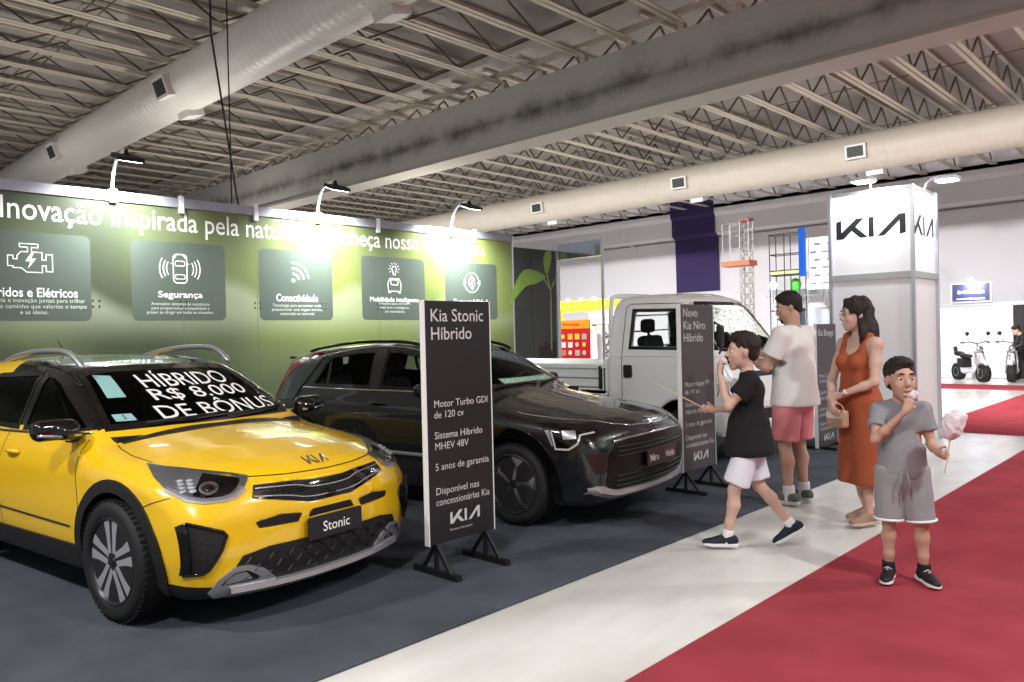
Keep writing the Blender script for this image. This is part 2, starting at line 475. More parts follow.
for y in (4.2, 7.4, 10.2):
    struct(MB().tube([(-33, y, ZC + .3), (2, y, ZC + .3)], .013, 5).build('bridging_rod', M_ROD))
    struct(MB().tube([(-33, y + .35, 6.95), (2, y + .35, 6.95)], .013, 5).build('bridging_rod', M_ROD))
for y in (13.4, 15.4, 17.6, 21.5, 24.5):
    struct(MB().tube([(-33, y, ZC + .28), (2, y, ZC + .28)], .012, 5).build('bridging_rod', M_ROD))
struct(MB().box((-34, 10.7, 6.52), (10, 10.78, 6.6)).build('edge_channel', M_STEEL))
struct(MB().box((-34, 28.0, 6.42), (10, 28.12, 6.56)).build('trim_4', M_BLACK))

def duct(y, z, r, x0, x1, label, vents, boxes, side, md):
    t = thing('air_duct', label, 'air duct', ((x0 + x1) / 2, y, z)); t['kind'] = 'structure'
    prof = []; L = x1 - x0; n = int(L / .16); m = MB()
    for i in range(n + 1):
        zz = -L / 2 + L * i / n
        prof += [(r, zz), (r + .003, zz + .012), (r, zz + .024)] if i < n else [(r, zz)]
    m.lathe(prof, 48, Matrix.Rotation(PI / 2, 4, 'Y')); m.build('spiral_tube', md, t, smooth=40)
    for jx in vents:
        a = RAD(side); R = Matrix.Translation((jx - (x0 + x1) / 2, 0, 0)) @ Matrix.Rotation(a, 4, 'X')
        v = MB().box((-.24, r - .05, -.17), (.24, r + .10, .17), R).build('vent_box', M_DUCT, t)
        MB().box((-.19, r + .10, -.125), (.19, r + .104, .125), R).build('grille_recess', M_BLACK, v)
        g = MB()
        for s in range(6): g.box((-.19, r + .1, -.115 + s * .044), (.19, r + .115, -.1 + s * .044), R)
        g.build('grille', mat('grille_metal', (70, 68, 66), .5) if 'grille_metal' not in bpy.data.materials else bpy.data.materials['grille_metal'], v)
    for jx in boxes:
        R = Matrix.Translation((jx - (x0 + x1) / 2, 0, 0)) @ Matrix.Rotation(RAD(-62 if side < -100 else -75), 4, 'X')
        MB().box((-.2, r - .05, -.15), (.2, r + .09, .15), R).build('outlet_box', M_DUCT, t)
    return t
duct(5.87, 6.0, .43, -33, 3, 'big pale round spiral duct crossing the upper left', [-13.3, -19.3, -7.9 + 20], [-13.5, -7.7, -19.6], 198, M_DUCT)
duct(19.8, 5.8, .475, -33, 5, 'pale round spiral duct beyond the concrete beam', [-17.2, -11.75, -6.85], [-17.0, -11.5, -6.6], 186, mat('beige_duct', (178, 170, 158), .5, vary=.04, vscale=.8))

# ================================================================= lit stand backdrop (faces +X)
XB = -9.75
def graphic():
    m = mat('green_print', (120, 140, 70), 0.38, spec=0.5); nt = m.node_tree; b = nt.nodes['Principled BSDF']
    tc = nt.nodes.new('ShaderNodeTexCoord'); sp = nt.nodes.new('ShaderNodeSeparateXYZ'); nt.links.new(tc.outputs['Object'], sp.inputs[0])
    n = nt.nodes.new('ShaderNodeTexNoise'); n.inputs['Scale'].default_value = .42; n.inputs['Detail'].default_value = 1.5; n.inputs['Distortion'].default_value = .6
    mp = nt.nodes.new('ShaderNodeMapping'); mp.inputs['Location'].default_value = (0, 3.1, .4); mp.inputs['Scale'].default_value = (1, 1, .8)
    nt.links.new(tc.outputs['Object'], mp.inputs[0]); nt.links.new(mp.outputs[0], n.inputs['Vector'])
    yr = nt.nodes.new('ShaderNodeMapRange'); yr.inputs['From Min'].default_value = 1; yr.inputs['From Max'].default_value = 10; yr.inputs['To Min'].default_value = -.22; yr.inputs['To Max'].default_value = .30
    nt.links.new(sp.outputs['Y'], yr.inputs[0]); s = nt.nodes.new('ShaderNodeMath'); s.operation = 'ADD'
    nt.links.new(n.outputs['Fac'], s.inputs[0]); nt.links.new(yr.outputs[0], s.inputs[1])
    r = nt.nodes.new('ShaderNodeValToRGB'); E = r.color_ramp.elements
    E[0].position = .16; E[0].color = lin((46, 50, 42)) + (1,); E[1].position = .9; E[1].color = lin((146, 158, 96)) + (1,)
    for p, c in ((.34, (64, 71, 54)), (.5, (94, 101, 70)), (.66, (112, 122, 66))): e = E.new(p); e.color = lin(c) + (1,)
    zr = nt.nodes.new('ShaderNodeMapRange'); zr.inputs['From Min'].default_value = .9; zr.inputs['From Max'].default_value = 1.95; zr.inputs['To Min'].default_value = -.26; zr.inputs['To Max'].default_value = 0
    nt.links.new(sp.outputs['Z'], zr.inputs[0]); s3 = nt.nodes.new('ShaderNodeMath'); s3.operation = 'ADD'; nt.links.new(s.outputs[0], s3.inputs[0]); nt.links.new(zr.outputs[0], s3.inputs[1])
    nt.links.new(s3.outputs[0], r.inputs[0])
    # pale horizon glow printed as soft humps at mid height
    wv = nt.nodes.new('ShaderNodeMath'); wv.operation = 'SINE'; ym = nt.nodes.new('ShaderNodeMath'); ym.operation = 'MULTIPLY'; ym.inputs[1].default_value = 3.0
    nt.links.new(sp.outputs['Y'], ym.inputs[0]); nt.links.new(ym.outputs[0], wv.inputs[0])
    w2 = nt.nodes.new('ShaderNodeMath'); w2.operation = 'MULTIPLY_ADD'; w2.inputs[1].default_value = .22; w2.inputs[2].default_value = 2.15; nt.links.new(wv.outputs[0], w2.inputs[0])
    df = nt.nodes.new('ShaderNodeMath'); df.operation = 'SUBTRACT'; nt.links.new(w2.outputs[0], df.inputs[0]); nt.links.new(sp.outputs['Z'], df.inputs[1])
    g = nt.nodes.new('ShaderNodeMapRange'); g.interpolation_type = 'SMOOTHSTEP'; g.inputs['From Min'].default_value = -.05; g.inputs['From Max'].default_value = .2; g.inputs['To Max'].default_value = 1
    nt.links.new(df.outputs[0], g.inputs[0])
    g2 = nt.nodes.new('ShaderNodeMapRange'); g2.interpolation_type = 'SMOOTHSTEP'; g2.inputs['From Min'].default_value = 1.45; g2.inputs['From Max'].default_value = 1.95; nt.links.new(sp.outputs['Z'], g2.inputs[0])
    mm = nt.nodes.new('ShaderNodeMath'); mm.operation = 'MULTIPLY'; nt.links.new(g.outputs[0], mm.inputs[0]); nt.links.new(g2.outputs[0], mm.inputs[1])
    m3 = nt.nodes.new('ShaderNodeMath'); m3.operation = 'MULTIPLY'; m3.inputs[1].default_value = .42; nt.links.new(mm.outputs[0], m3.inputs[0])
    mx = nt.nodes.new('ShaderNodeMix'); mx.data_type = 'RGBA'; mx.inputs[7].default_value = lin((168, 172, 152)) + (1,)
    nt.links.new(m3.outputs[0], mx.inputs[0]); nt.links.new(r.outputs[0], mx.inputs[6]); nt.links.new(mx.outputs[2], b.inputs['Base Color'])
    return m
M_GRAPH = graphic()
bd = thing('exhibition_backdrop', 'long green printed backdrop wall with white headline behind the cars', 'display wall', (0, 0, 0))
MB().box((XB - .06, -1.96, 0), (XB, 10.2, 3.21)).build('printed_panel', M_GRAPH, bd)
MB().box((XB - .07, -1.96, 3.21), (XB + .02, 10.2, 3.33)).build('top_rail', mat('rail_grey', (150, 150, 160), .45, metal=.3), bd)
MB().box((XB - .05, 10.2, 0), (XB + .0005, 10.24, 3.33)).build('end_post', M_ALU, bd)
cl = MB()
for y in (2.12, 4.16, 5.17, 7.2, 9.25):
    MB().box((XB, y - .03, 3.14), (XB + .035, y + .03, 3.36)).build('joint_clip', M_WHITE, bd)
    MB().box((XB, y - .003, 0), (XB + .0015, y + .003, 3.2)).build('panel_joint', mat('joint_line', (96, 104, 84), .6) if 'joint_line' not in bpy.data.materials else bpy.data.materials['joint_line'], bd)
sc = MB()
for y in (2.12, 3.14, 4.16, 5.17, 6.2, 7.2):
    for dy in (-.035, .035):
        for dz in (-.035, .035): sc.lathe([(.011, 0), (.011, .004)], 8, Matrix.Translation((XB, y + dy, 1.99 + dz)) @ Matrix.Rotation(PI / 2, 4, 'Y'))
sc.build('screw_heads', M_BLACK, bd)
U, V_ = (0, 1, 0), (0, 0, 1)
plaque('headline', fit2d(text2d('Inovação inspirada pela natureza. Conheça nosso movimento.', 1, bold=.004), w=7.32, h=.33, x0=2.20, y0=2.83), (XB + .001, 0, 0), U, V_, M_TXT, bd)
M_BOX = mat('smoky_print', (78, 86, 79), 0.4)
def rr2d(x0, y0, x1, y1, r):
    return [p for c in ((x1 - r, y1 - r, 0), (x0 + r, y1 - r, 90), (x0 + r, y0 + r, 180), (x1 - r, y0 + r, 270)) for p in arc2d(c[0], c[1], r, c[2], c[2] + 90, 4)]
lw = .0125
def icon(i):
    if i == 0:
        P = [(-.30,.0),(-.30,.18),(-.22,.18),(-.22,.12),(-.16,.12),(-.16,.18),(-.1,.25),(0,.25),(0,.33),(-.12,.33),(-.12,.39),(.16,.39),(.16,.33),(.06,.33),(.06,.25),(.22,.25),(.22,.12),(.28,.12),(.28,.22),(.38,.22),(.38,-.08),(.28,-.08),(.28,.02),(.22,.02),(.22,-.1),(-.02,-.1),(-.1,-.03),(-.22,-.03),(-.22,0)]
        return join2d(ringline2d([(x * .8 - .03, y * .8) for x, y in P], lw, True), poly2d([(.02, .20), (-.06, .07), (.0, .07), (-.03, -.03), (.07, .11), (.01, .11), (.05, .20)]))
    if i == 1:
        o = [ringline2d(rr2d(-.085, -.17, .085, .19, .045), lw, True), ringline2d(rr2d(-.06, .045, .06, .105, .015), lw * .8, True), ringline2d(rr2d(-.06, -.12, .06, -.065, .015), lw * .8, True),
             poly2d([(-.08, .16), (-.04, .18), (-.07, .13)], [(.08, .16), (.04, .18), (.07, .13)], [(-.12, .07), (-.09, .09), (-.09, .06)], [(.12, .07), (.09, .09), (.09, .06)])]
        for s in (0, 180):
            for r in (.15, .19, .235): o.append(ringline2d(arc2d(0 + (.02 if s == 0 else -.02), .01, r, s - 32, s + 32, 10), lw))
        return join2d(*o)
    if i == 2:
        o = [ringline2d(arc2d(-.06, -.08, .014, 0, 360, 10), .028)]
        for r in (.09, .17, .25): o.append(ringline2d(arc2d(-.06, -.08, r, 8, 95, 14), .026))
        return join2d(*o)
    if i == 3:
        o = [ringline2d(arc2d(0, .13, .045, -50, 230, 14) + [(-.02, .04), (.02, .04)], .014, True), ringline2d(rr2d(-.07, -.12, .07, -.04, .02), lw, True), ringline2d([(-.12, -.22), (-.13, -.1), (-.09, -.02), (.09, -.02), (.13, -.1), (.12, -.22)], lw, True),
             poly2d([(-.12, -.22), (-.07, -.22), (-.07, -.25), (-.12, -.25)], [(.12, -.22), (.07, -.22), (.07, -.25), (.12, -.25)])]
        for a in range(-30, 220, 30): o.append(ringline2d([(math.cos(RAD(a)) * .075, .13 + math.sin(RAD(a)) * .075), (math.cos(RAD(a)) * .105, .13 + math.sin(RAD(a)) * .105)], .01))
        return join2d(*o)
    o = [ringline2d(arc2d(0, 0, .17, 10, 165, 18), lw), ringline2d(arc2d(0, 0, .17, 195, 340, 18), lw), poly2d([(.19, -.06), (.13, .0), (.2, .05)], [(-.19, .05), (-.13, .0), (-.2, -.05)]),
         ringline2d([(-.0, -.12), (-.07, -.03), (-.06, .06), (-.01, .12), (.06, .05), (.065, -.04), (.0, -.12)], lw), ringline2d([(.02, -.13), (0, .06)], .012), ringline2d([(0, .02), (.035, .04)], .01), ringline2d([(0, -.04), (-.035, -.01)], .01)]
    return join2d(*o)
TX = ['Híbridos e Elétricos', 'Segurança', 'Conectividade', 'Mobilidade inteligente', 'Sustentabilidade']
BX = ['Eficiência e inovação juntas para trilhar\num novo caminho que valorize o tempo\ne as ideias.', 'Avançados sistemas de assistência\npara proporcionar tranquilidade e\nprazer ao dirigir em todas as situações.',
      'Tecnologia para aproximar você,\nproporcionar uma viagem incrível,\nconectado ao essencial.', 'Soluções para um futuro\nmais leve e inteligente,\nem movimento.', 'Respeito à natureza em\ncada quilômetro.']
for i, (a, b_) in enumerate(((1.92, 3.09), (3.54, 4.72), (5.2, 6.36), (6.88, 8.12), (8.56, 9.79))):
    c = (a + b_) / 2
    p = mk('info_panel', *place2d(poly2d(rr2d(a, 1.79, b_, 2.77, .07)), (XB + .0012, 0, 0), U, V_), M_BOX, bd)
    v = icon(i); s = .80 if i == 0 else 1.0
    plaque('pictogram', ([(x * s + c - (.03 if i == 0 else 0), y * s + 2.43 + (.03 if i == 3 else -.04 if i == 0 else 0)) for x, y in v[0]], v[1]), (XB + .0024, 0, 0), U, V_, M_TXT, p)
    plaque('panel_title', fit2d(text2d(TX[i], 1, 'CENTER', bold=.015), h=.105 if i not in (3, 4) else .095, w=(.96, .56, .66, .95, .86)[i], cx=c - (.04 if i == 0 else 0), y0=2.05), (XB + .0024, 0, 0), U, V_, M_TXT, p)
    plaque('panel_text', fit2d(text2d(BX[i], 1, 'CENTER', line=1.0), w=(1.06, .84, .8, .62, .6)[i], cx=c, y0=1.86 if i < 3 else 1.9), (XB + .0024, 0, 0), U, V_, mat('faint_print', (196, 204, 192), .5) if 'faint_print' not in bpy.data.materials else bpy.data.materials['faint_print'], p)
# printed dark panel with seedling
M_DARKP = mat('charcoal_print', (44, 48, 47), 0.4, vary=.15, vscale=1.1)
sd = thing('plant_panel', 'dark printed panel with a green seedling at the end of the backdrop', 'display panel', (0, 0, 0))
MB().box((XB - .06, 10.25, 0), (XB, 11.4, 3.12)).build('panel', M_DARKP, sd)
MB().box((XB - .05, 11.4, 0), (XB + .04, 11.5, 3.12)).build('post', M_ALU, sd)
MB().box((XB, 10.25, 1.98), (XB + .001, 11.4, 1.99)).build('panel_joint', M_BLACK, sd)
MB().box((XB, 10.72, 0), (XB + .001, 10.73, 3.1)).build('panel_joint', M_BLACK, sd)
M_LEAF = mat('leaf_print', (118, 148, 58), .45, vary=.2, vscale=3); M_STEM = mat('stem_print', (140, 146, 84), .45)
def leaf(pts, name='leaf'):
    o = mk(name, *place2d(poly2d(smoothline(pts, 5, True)), (XB + .002, 0, 0), U, V_), M_LEAF, sd); return o
leaf([(10.08, 2.07), (10.22, 2.14), (10.55, 2.40), (10.85, 2.47), (11.12, 2.60), (10.9, 2.70), (10.55, 2.72), (10.32, 2.52)])
leaf([(11.16, 2.66), (11.27, 2.86), (11.30, 3.10), (11.17, 3.11), (11.07, 2.98), (11.08, 2.78)])
leaf([(11.30, 2.42), (11.395, 2.62), (11.395, 2.5)])
mk('stem', *place2d(join2d(ringline2d([(11.25, 1.2), (11.26, 2.3), (11.16, 2.66)], .035), ringline2d([(11.26, 2.35), (11.08, 2.56)], .03), ringline2d([(11.26, 2.35), (11.36, 2.55)], .02)), (XB + .0015, 0, 0), U, V_), M_STEM, sd)
mk('soil_print', *place2d(poly2d([(10.85, .9), (11.39, .9), (11.39, 1.32), (11.3, 1.36), (11.2, 1.3), (11.1, 1.38), (11.0, 1.28), (10.9, 1.3)]), (XB + .001, 0, 0), U, V_), mat('soil_print', (46, 36, 34), .8, vary=.4, vscale=20), sd)
# open metal frame standing at right angles to the backdrop end
fr = thing('booth_opening', 'slim open metal frame with a header strip beside the plant panel', 'frame', (0, 0, 0))
MB().box((-8.66, 11.43, 0), (-8.62, 11.47, 3.27)).build('post', M_ALU, fr)
MB().box((-9.69, 11.43, 2.94), (-8.66, 11.47, 3.24)).build('header_panel', mat('mirror_header', (176, 182, 190), .12, metal=.9), fr)

# three arm lamps over the backdrop
M_LED = mat('led_face', (255, 255, 255), .3, emit=22)
def arm_lamp(y, label, power):
    t = thing('arm_lamp', label, 'lamp', (XB, y, 3.33), group=None)
    arm = bez((.0, 0, -.1), (.0, 0, .32), (.22, 0, .42), (.46, 0, .40), 12)
    MB().tube(arm, [.02] * 9 + [.016] * 4, 8).build('arm', M_WHITE, t, smooth=True)
    MB().box((-.03, -.04, -.14), (.04, .04, .02)).build('clamp', M_WHITE, t)
    R = Matrix.Translation((.52, 0, .30)) @ Matrix.Rotation(RAD(20), 4, 'Y')
    h = MB().rbox((-.13, -.15, -.02), (.13, .15, .025), .03, R).build('lamp_head', M_BLACK, t)
    MB().rbox((-.11, -.13, -.026), (.11, .13, -.0205), .02, R).build('led_panel', M_LED, h)
    MB().bar((.46, 0, .40), (.5, 0, .32), .03, .05).build('yoke', M_BLACK, t)
    L = bpy.data.lights.new('lamp_light', 'AREA'); L.shape = 'RECTANGLE'; L.size = .22; L.size_y = .26; L.energy = power; L.color = (.93, 1, .96); L.spread = RAD(130)
    o = bpy.data.objects.new('lamp_light', L); COL.objects.link(o); o.parent = t; o.location = (.50, 0, .262); o.rotation_euler = (0, RAD(20), 0)
    return t
arm_lamp(3.35, 'leftmost of the three arm lamps on the green backdrop, glaring brightly', 95)
arm_lamp(6.14, 'arm lamp on the backdrop top between the other two, lit face showing', 150)
arm_lamp(8.72, 'rightmost of the three arm lamps on the green backdrop top rail', 150)
cb = MB().tube([(XB, 4.93, 3.33), (-8.2, 3.88, 4.9), (-7.4, 3.5, 5.75), (-6.75, 3.2, 6.52)], .012, 6).build('hanging_cable', M_BLACK)
tag(cb, 'black cable rising from the backdrop to the roof in front of the big duct', 'cable')
cb = MB().tube([(XB - .02, 4.85, 3.33), (XB - .02, 4.85, 6.52)], .01, 6).build('hanging_cable', M_BLACK)
tag(cb, 'thin vertical cable rising straight from the backdrop top rail', 'cable')

# ================================================================= white logo tower
tw = thing('logo_tower', 'tall white square tower with lit logo box on top', 'tower', (-3.48, 10.72, 0))
a = .5
MB().box((-a + .02, -a + .02, 0.0), (a - .02, a - .02, 2.1)).build('lower_panel', mat('tower_panel', (238, 240, 243), .25), tw)
M_LB = mat('lightbox_skin', (244, 246, 248), .4)
MB().box((-a + .015, -a + .015, 2.18), (a - .015, a - .015, 3.2)).build('logo_box', M_LB, tw)
MB().box((-a, -a, 2.1), (a, a, 2.18)).build('mid_band', mat('band_grey', (170, 172, 172), .4), tw)
MB().box((-a, -a, 3.2), (a, a, 3.24)).build('top_band', M_ALU, tw)
for sx in (-1, 1):
    for sy in (-1, 1): MB().box((sx * a - .02, sy * a - .02, 0), (sx * a + .02, sy * a + .02, 3.24)).build('corner_post', M_ALU, tw)
M_LOGO = mat('logo_black', (28, 30, 34), .4)
lg = fit2d(KIA2D, w=.86, h=.235, cx=0, cy=2.72)
lg = fit2d(KIA2D, w=.84, h=.25, cx=0, cy=2.77)
plaque('logo', lg, (0, -a + .013, 0), (1, 0, 0), (0, 0, 1), M_LOGO, tw)
plaque('logo', lg, (a - .013, 0, 0), (0, 1, 0), (0, 0, 1), M_LOGO, tw)
def clip_lamp(p, ang, label, power):
    t = thing('clip_lamp', label, 'lamp', p, ang)
    MB().tube(bez((0, 0, -.02), (.02, 0, .1), (.12, 0, .14), (.26, 0, .12), 8), .014, 8).build('arm', M_WHITE, t, smooth=True)
    h = MB().rbox((.14, -.13, .06), (.40, .13, .10), .04).build('lamp_head', M_WHITE, t)
    MB().rbox((.16, -.11, .052), (.38, .11, .0595), .03).build('led_panel', M_LED, h)
    L = bpy.data.lights.new('lamp_light', 'AREA'); L.shape = 'RECTANGLE'; L.size = .2; L.size_y = .2; L.energy = power; L.color = (.95, .97, 1)
    o = bpy.data.objects.new('lamp_light', L); COL.objects.link(o); o.parent = t; o.location = (.27, 0, .045); o.rotation_euler = (0, RAD(12), 0)
clip_lamp((-3.45, 10.22, 3.24), RAD(-90), 'lamp on top of the logo tower above its front logo', 26)
clip_lamp((-2.98, 10.7, 3.24), 0, 'lamp on top of the logo tower over its right side', 26)

# ================================================================= hall lighting (high bay lamps hung from the joists)
def bay(x, y, power, size=.45, z=5.2, up=.42, label='round high bay lamp hung under the roof joists'):
    t = thing('high_bay_lamp', label, 'lamp', (x, y, z), group='high bay lamps under the roof')
    MB().lathe([(.06, .34), (.1, .3), (.12, .12), (.3, 0), (.29, 0), (.1, .1)], 24).build('reflector', M_ALU, t, smooth=True)
    MB().tube([(0, 0, .3), (0, 0, 6.5 - z)], .01, 6).build('hanger', M_BLACK, t)
    L = bpy.data.lights.new('bay_light', 'AREA'); L.shape = 'DISK'; L.size = size; L.energy = power; L.color = (1.0, .98, .95)
    o = bpy.data.objects.new('bay_light', L); COL.objects.link(o); o.parent = t; o.location = (0, 0, -.01)
    L = bpy.data.lights.new('up_light', 'AREA'); L.shape = 'DISK'; L.size = size * 1.6; L.energy = power * up; L.color = (1.0, .99, .98)  # upward light added to brighten the roof, standing in for floor bounce
    o = bpy.data.objects.new('up_light', L); COL.objects.link(o); o.parent = t; o.location = (0, 0, .36); o.rotation_euler = (PI, 0, 0)
# ================================================================= vehicle kit
def sm_interp(pts, lo, hi, blur=0.06, n=600):
    xs = np.linspace(lo, hi, n); ys = np.interp(xs, [p[0] for p in pts], [p[1] for p in pts])
    k = max(1, int(blur / (hi - lo) * n)); ker = np.hanning(2 * k + 3)[1:-1]; ker /= ker.sum()
    ys = np.convolve(np.pad(ys, k, 'edge'), ker, 'valid')
    return lambda q: np.interp(q, xs, ys)

class Body:
    """closed car body as a smooth implicit solid: side profile x plan width x section"""
    def __init__(s, prof, plan, sec, lo, hi, h, sweep_f, sweep_r, crown, k=0.09, W=0.85, pn=2.4):
        s.h = h; s.lo = lo
        n2 = [np.arange(lo[0] - .5, hi[0] + .5, .01), np.arange(lo[2] - .2, hi[2] + .3, .01)]
        PX, PZ = np.meshgrid(*n2, indexing='ij'); T = sd_poly2(PX, PZ, prof)
        for _ in range(3):                                    # soften the profile's corners
            T[1:-1, 1:-1] = (T[1:-1, 1:-1] * 2 + T[:-2, 1:-1] + T[2:, 1:-1] + T[1:-1, :-2] + T[1:-1, 2:]) / 6
        ax, (X, Y, Z) = grid3(lo, hi, h)
        s.X, s.Y, s.Z = X, Y, Z; yy = np.abs(Y); q = yy / W; qq = q ** pn
        fr = np.clip((X + .7) / 1.4, 0, 1); fr = fr * fr * (3 - 2 * fr)
        x2 = X + qq * (sweep_f(Z) * fr - sweep_r(Z) * (1 - fr)); z2 = Z + (q ** 2) * crown(X) * np.clip((Z - .6) / .3, 0, 1)
        fx = np.clip((x2 - n2[0][0]) / .01, 0, len(n2[0]) - 2); fz = np.clip((z2 - n2[1][0]) / .01, 0, len(n2[1]) - 2)
        ix = fx.astype(int); iz = fz.astype(int); tx = fx - ix; tz = fz - iz
        s.S = (T[ix, iz] * (1 - tx) * (1 - tz) + T[ix + 1, iz] * tx * (1 - tz) + T[ix, iz + 1] * (1 - tx) * tz + T[ix + 1, iz + 1] * tx * tz)
        s.w = plan(X) + sec(Z); s.F = smax(s.S, (yy - s.w) * .97, k); s.F0 = s.F.copy()
        s.bvh = None
    def finish0(s):
        V, Q = surf_nets(s.F0, s.lo, s.h); s.bvh = BVHTree.FromPolygons([Vector(v) for v in V], Q.tolist())
    def carve(s, d, k=0.004): s.F = smax(s.F, -d, k)
    def carve_front(s, poly, depth, k=.01):
        d = sd_poly2(s.Y, s.Z, poly); d = np.maximum(d, -(s.F0 + depth)); d = np.where(s.X > .9, d, 1); s.carve(d, k)
    def wheel_well(s, x, z, R, yin=.48): s.carve(np.maximum(np.hypot(s.X - x, s.Z - z) - R, yin - np.abs(s.Y)), .01)
    def cabin(s, x0, x1, z0, th=.05): s.carve(np.maximum(np.maximum(s.F0 + th, x0 - s.X), np.maximum(s.X - x1, z0 - s.Z)), .02)
    def hole_side(s, poly, th=.12): s.carve(np.maximum(sd_poly2(s.X, s.Z, poly), -(s.F0 + th)) + np.where(np.abs(s.Y) > .35, 0, 1), .004)
    def hole_front(s, poly, th=.14, sgn=1): s.carve(np.maximum(sd_poly2(s.Y, s.Z, poly), -(s.F0 + th)) + np.where(s.X * sgn > 0, 0, 1), .004)
    def mesh(s, name, mats, region, parent):
        V, Q = surf_nets(s.F, s.lo, s.h)
        c = V[Q].mean(1); i = np.clip(((c - np.array(s.lo)) / s.h).round().astype(int), 0, np.array(s.F.shape) - 1)
        f0 = s.F0[i[:, 0], i[:, 1], i[:, 2]]
        fm = [region(c[j], f0[j]) for j in range(len(c))]
        return mk(name, V, Q.tolist(), None, parent, True, mats=mats, fm=fm)
    # ---- projection of outlines onto the skin
    def hit(s, p, d):
        d = Vector(d).normalized(); p = Vector(p)
        o = p - d * (p.dot(d)) + d * 4
        loc, nor, _, _ = s.bvh.ray_cast(o, -d, 8)
        if loc is None:
            loc, nor, _, _ = s.bvh.find_nearest(p)
        if nor.dot(d) < 0 and nor.dot(loc - Vector((0, 0, .7))) < 0: nor = -nor
        return loc, nor
    def patch(s, name, loops, d, m, off=.003, thick=0.012, sp=.035, parent=None, mirror=True, z_up=None, extra=None):
        d = Vector(d).normalized(); up = Vector((0, 0, 1)) if abs(d.z) < .9 else Vector((1, 0, 0))
        u = up.cross(d).normalized(); v = d.cross(u).normalized()
        L2 = []
        for L in loops:
            P = [Vector(p) for p in L]; r = []
            for i in range(len(P)):
                a, b = P[i], P[(i + 1) % len(P)]; n = max(1, int((b - a).length / sp))
                r += [a.lerp(b, k / n) for k in range(n)]
            L2.append([(p.dot(u), p.dot(v)) for p in r])
        pts = [Vector(p) for L in L2 for p in L]; faces = []; b = 0
        for L in L2: faces.append(list(range(b, b + len(L)))); b += len(L)
        edges = [(f[i], f[(i + 1) % len(f)]) for f in faces for i in range(len(f))]
        a0 = [min(p[k] for p in L2[0]) for k in (0, 1)]; a1 = [max(p[k] for p in L2[0]) for k in (0, 1)]
        def inside(L, x, y):
            c = False
            for i in range(len(L)):
                x1, y1 = L[i]; x2, y2 = L[i - 1]
                if (y1 > y) != (y2 > y) and x < (x2 - x1) * (y - y1) / (y2 - y1) + x1: c = not c
            return c
        nx = int((a1[0] - a0[0]) / sp) + 1; ny = int((a1[1] - a0[1]) / sp) + 1
        for i in range(nx + 1):
            for j in range(ny + 1):
                x = a0[0] + sp * (i + .5); y = a0[1] + sp * (j + .5)
                if inside(L2[0], x, y) and not any(inside(L, x, y) for L in L2[1:]): pts.append(Vector((x, y)))
        r = delaunay_2d_cdt(pts, edges, [], 0, 1e-6)
        vv = r[0]; tri = []
        for t in r[2]:
            cx = sum(vv[i].x for i in t) / 3; cy = sum(vv[i].y for i in t) / 3
            if inside(L2[0], cx, cy) and not any(inside(L, cx, cy) for L in L2[1:]): tri.append(t)
        top = []; bot = []
        for p in vv:
            loc, nor = s.hit(u * p.x + v * p.y, d)
            top.append(loc + nor * off); bot.append(loc - nor * thick)
        V = list(top); F = [tuple(t) for t in tri]
        cnt = {}
        for t in tri:
            for i in range(3):
                e = (t[i], t[(i + 1) % 3]); cnt[e] = 1
        if thick > 0:
            nb = len(V); V += bot
            F += [(e[1], e[0], nb + e[0], nb + e[1]) for e in cnt if (e[1], e[0]) not in cnt]
        out = [mk(name, V, F, m, parent, 35)]
        if mirror: out.append(mk(name, [Vector((p[0], -p[1], p[2])) for p in V], [tuple(reversed(f)) for f in F], m, parent, 35))
        return out
    def ribbon_geo(s, line, w, d, off=.0015, sp=.03, rnd_=0.0, closed=False):
        P = [Vector(p) for p in line]; R = []
        n0 = len(P) if closed else len(P) - 1
        for i in range(n0):
            a, b = P[i], P[(i + 1) % len(P)]; n = max(1, int((b - a).length / sp)); R += [a.lerp(b, k / n) for k in range(n)]
        if not closed: R.append(P[-1])
        H = [s.hit(p, d) for p in R]; V = []; F = []; n = len(H)
        for i in range(n):
            t = (H[(i + 1) % n][0] - H[i - 1][0]) if closed else (H[min(i + 1, n - 1)][0] - H[max(i - 1, 0)][0])
            t.normalize(); nn = H[i][1]; c = t.cross(nn).normalized()
            for a, b in ((-1, off), (-.5, off + rnd_), (.5, off + rnd_), (1, off)): V.append(H[i][0] + c * a * w / 2 + nn * b)
        for i in range(n if closed else n - 1):
            j = (i + 1) % n
            for k in range(3): F.append((4 * i + k, 4 * j + k, 4 * j + k + 1, 4 * i + k + 1))
        return V, F
    def ribbon(s, name, lines, w, d, m, off=.0015, parent=None, mirror=True, rnd_=0.0, one=False, closed=False):
        if len(lines) > 1:
            return [o for L in lines for o in s.ribbon(name, [L], w, d, m, off, parent, mirror, rnd_, one, closed)]
        V = []; F = []
        for L in lines:
            a, b = s.ribbon_geo(L, w, d, off, rnd_=rnd_, closed=closed); n = len(V); V += a; F += [tuple(n + i for i in q) for q in b]
        out = []
        if mirror and one:
            n = len(V); V += [Vector((p.x, -p.y, p.z)) for p in V]; F += [tuple(n + i for i in reversed(q)) for q in F]
            return [mk(name, V, F, m, parent, True)]
        out.append(mk(name, V, F, m, parent, True))
        if mirror: out.append(mk(name, [Vector((p.x, -p.y, p.z)) for p in V], [tuple(reversed(f)) for f in F], m, parent, True))
        return out
    def write(s, name, vf, d, u, v, o, m, off=.004, parent=None):
        """lettering laid on the skin; vf 2-D mesh in the plane o + u*x + v*y seen along d"""
        u = Vector(u); v = Vector(v); o = Vector(o); V = []
        for p in vf[0]:
            loc, nor = s.hit(o + u * p[0] + v * p[1], d); V.append(loc + nor * off)
        return mk(name, V, vf[1], m, parent)

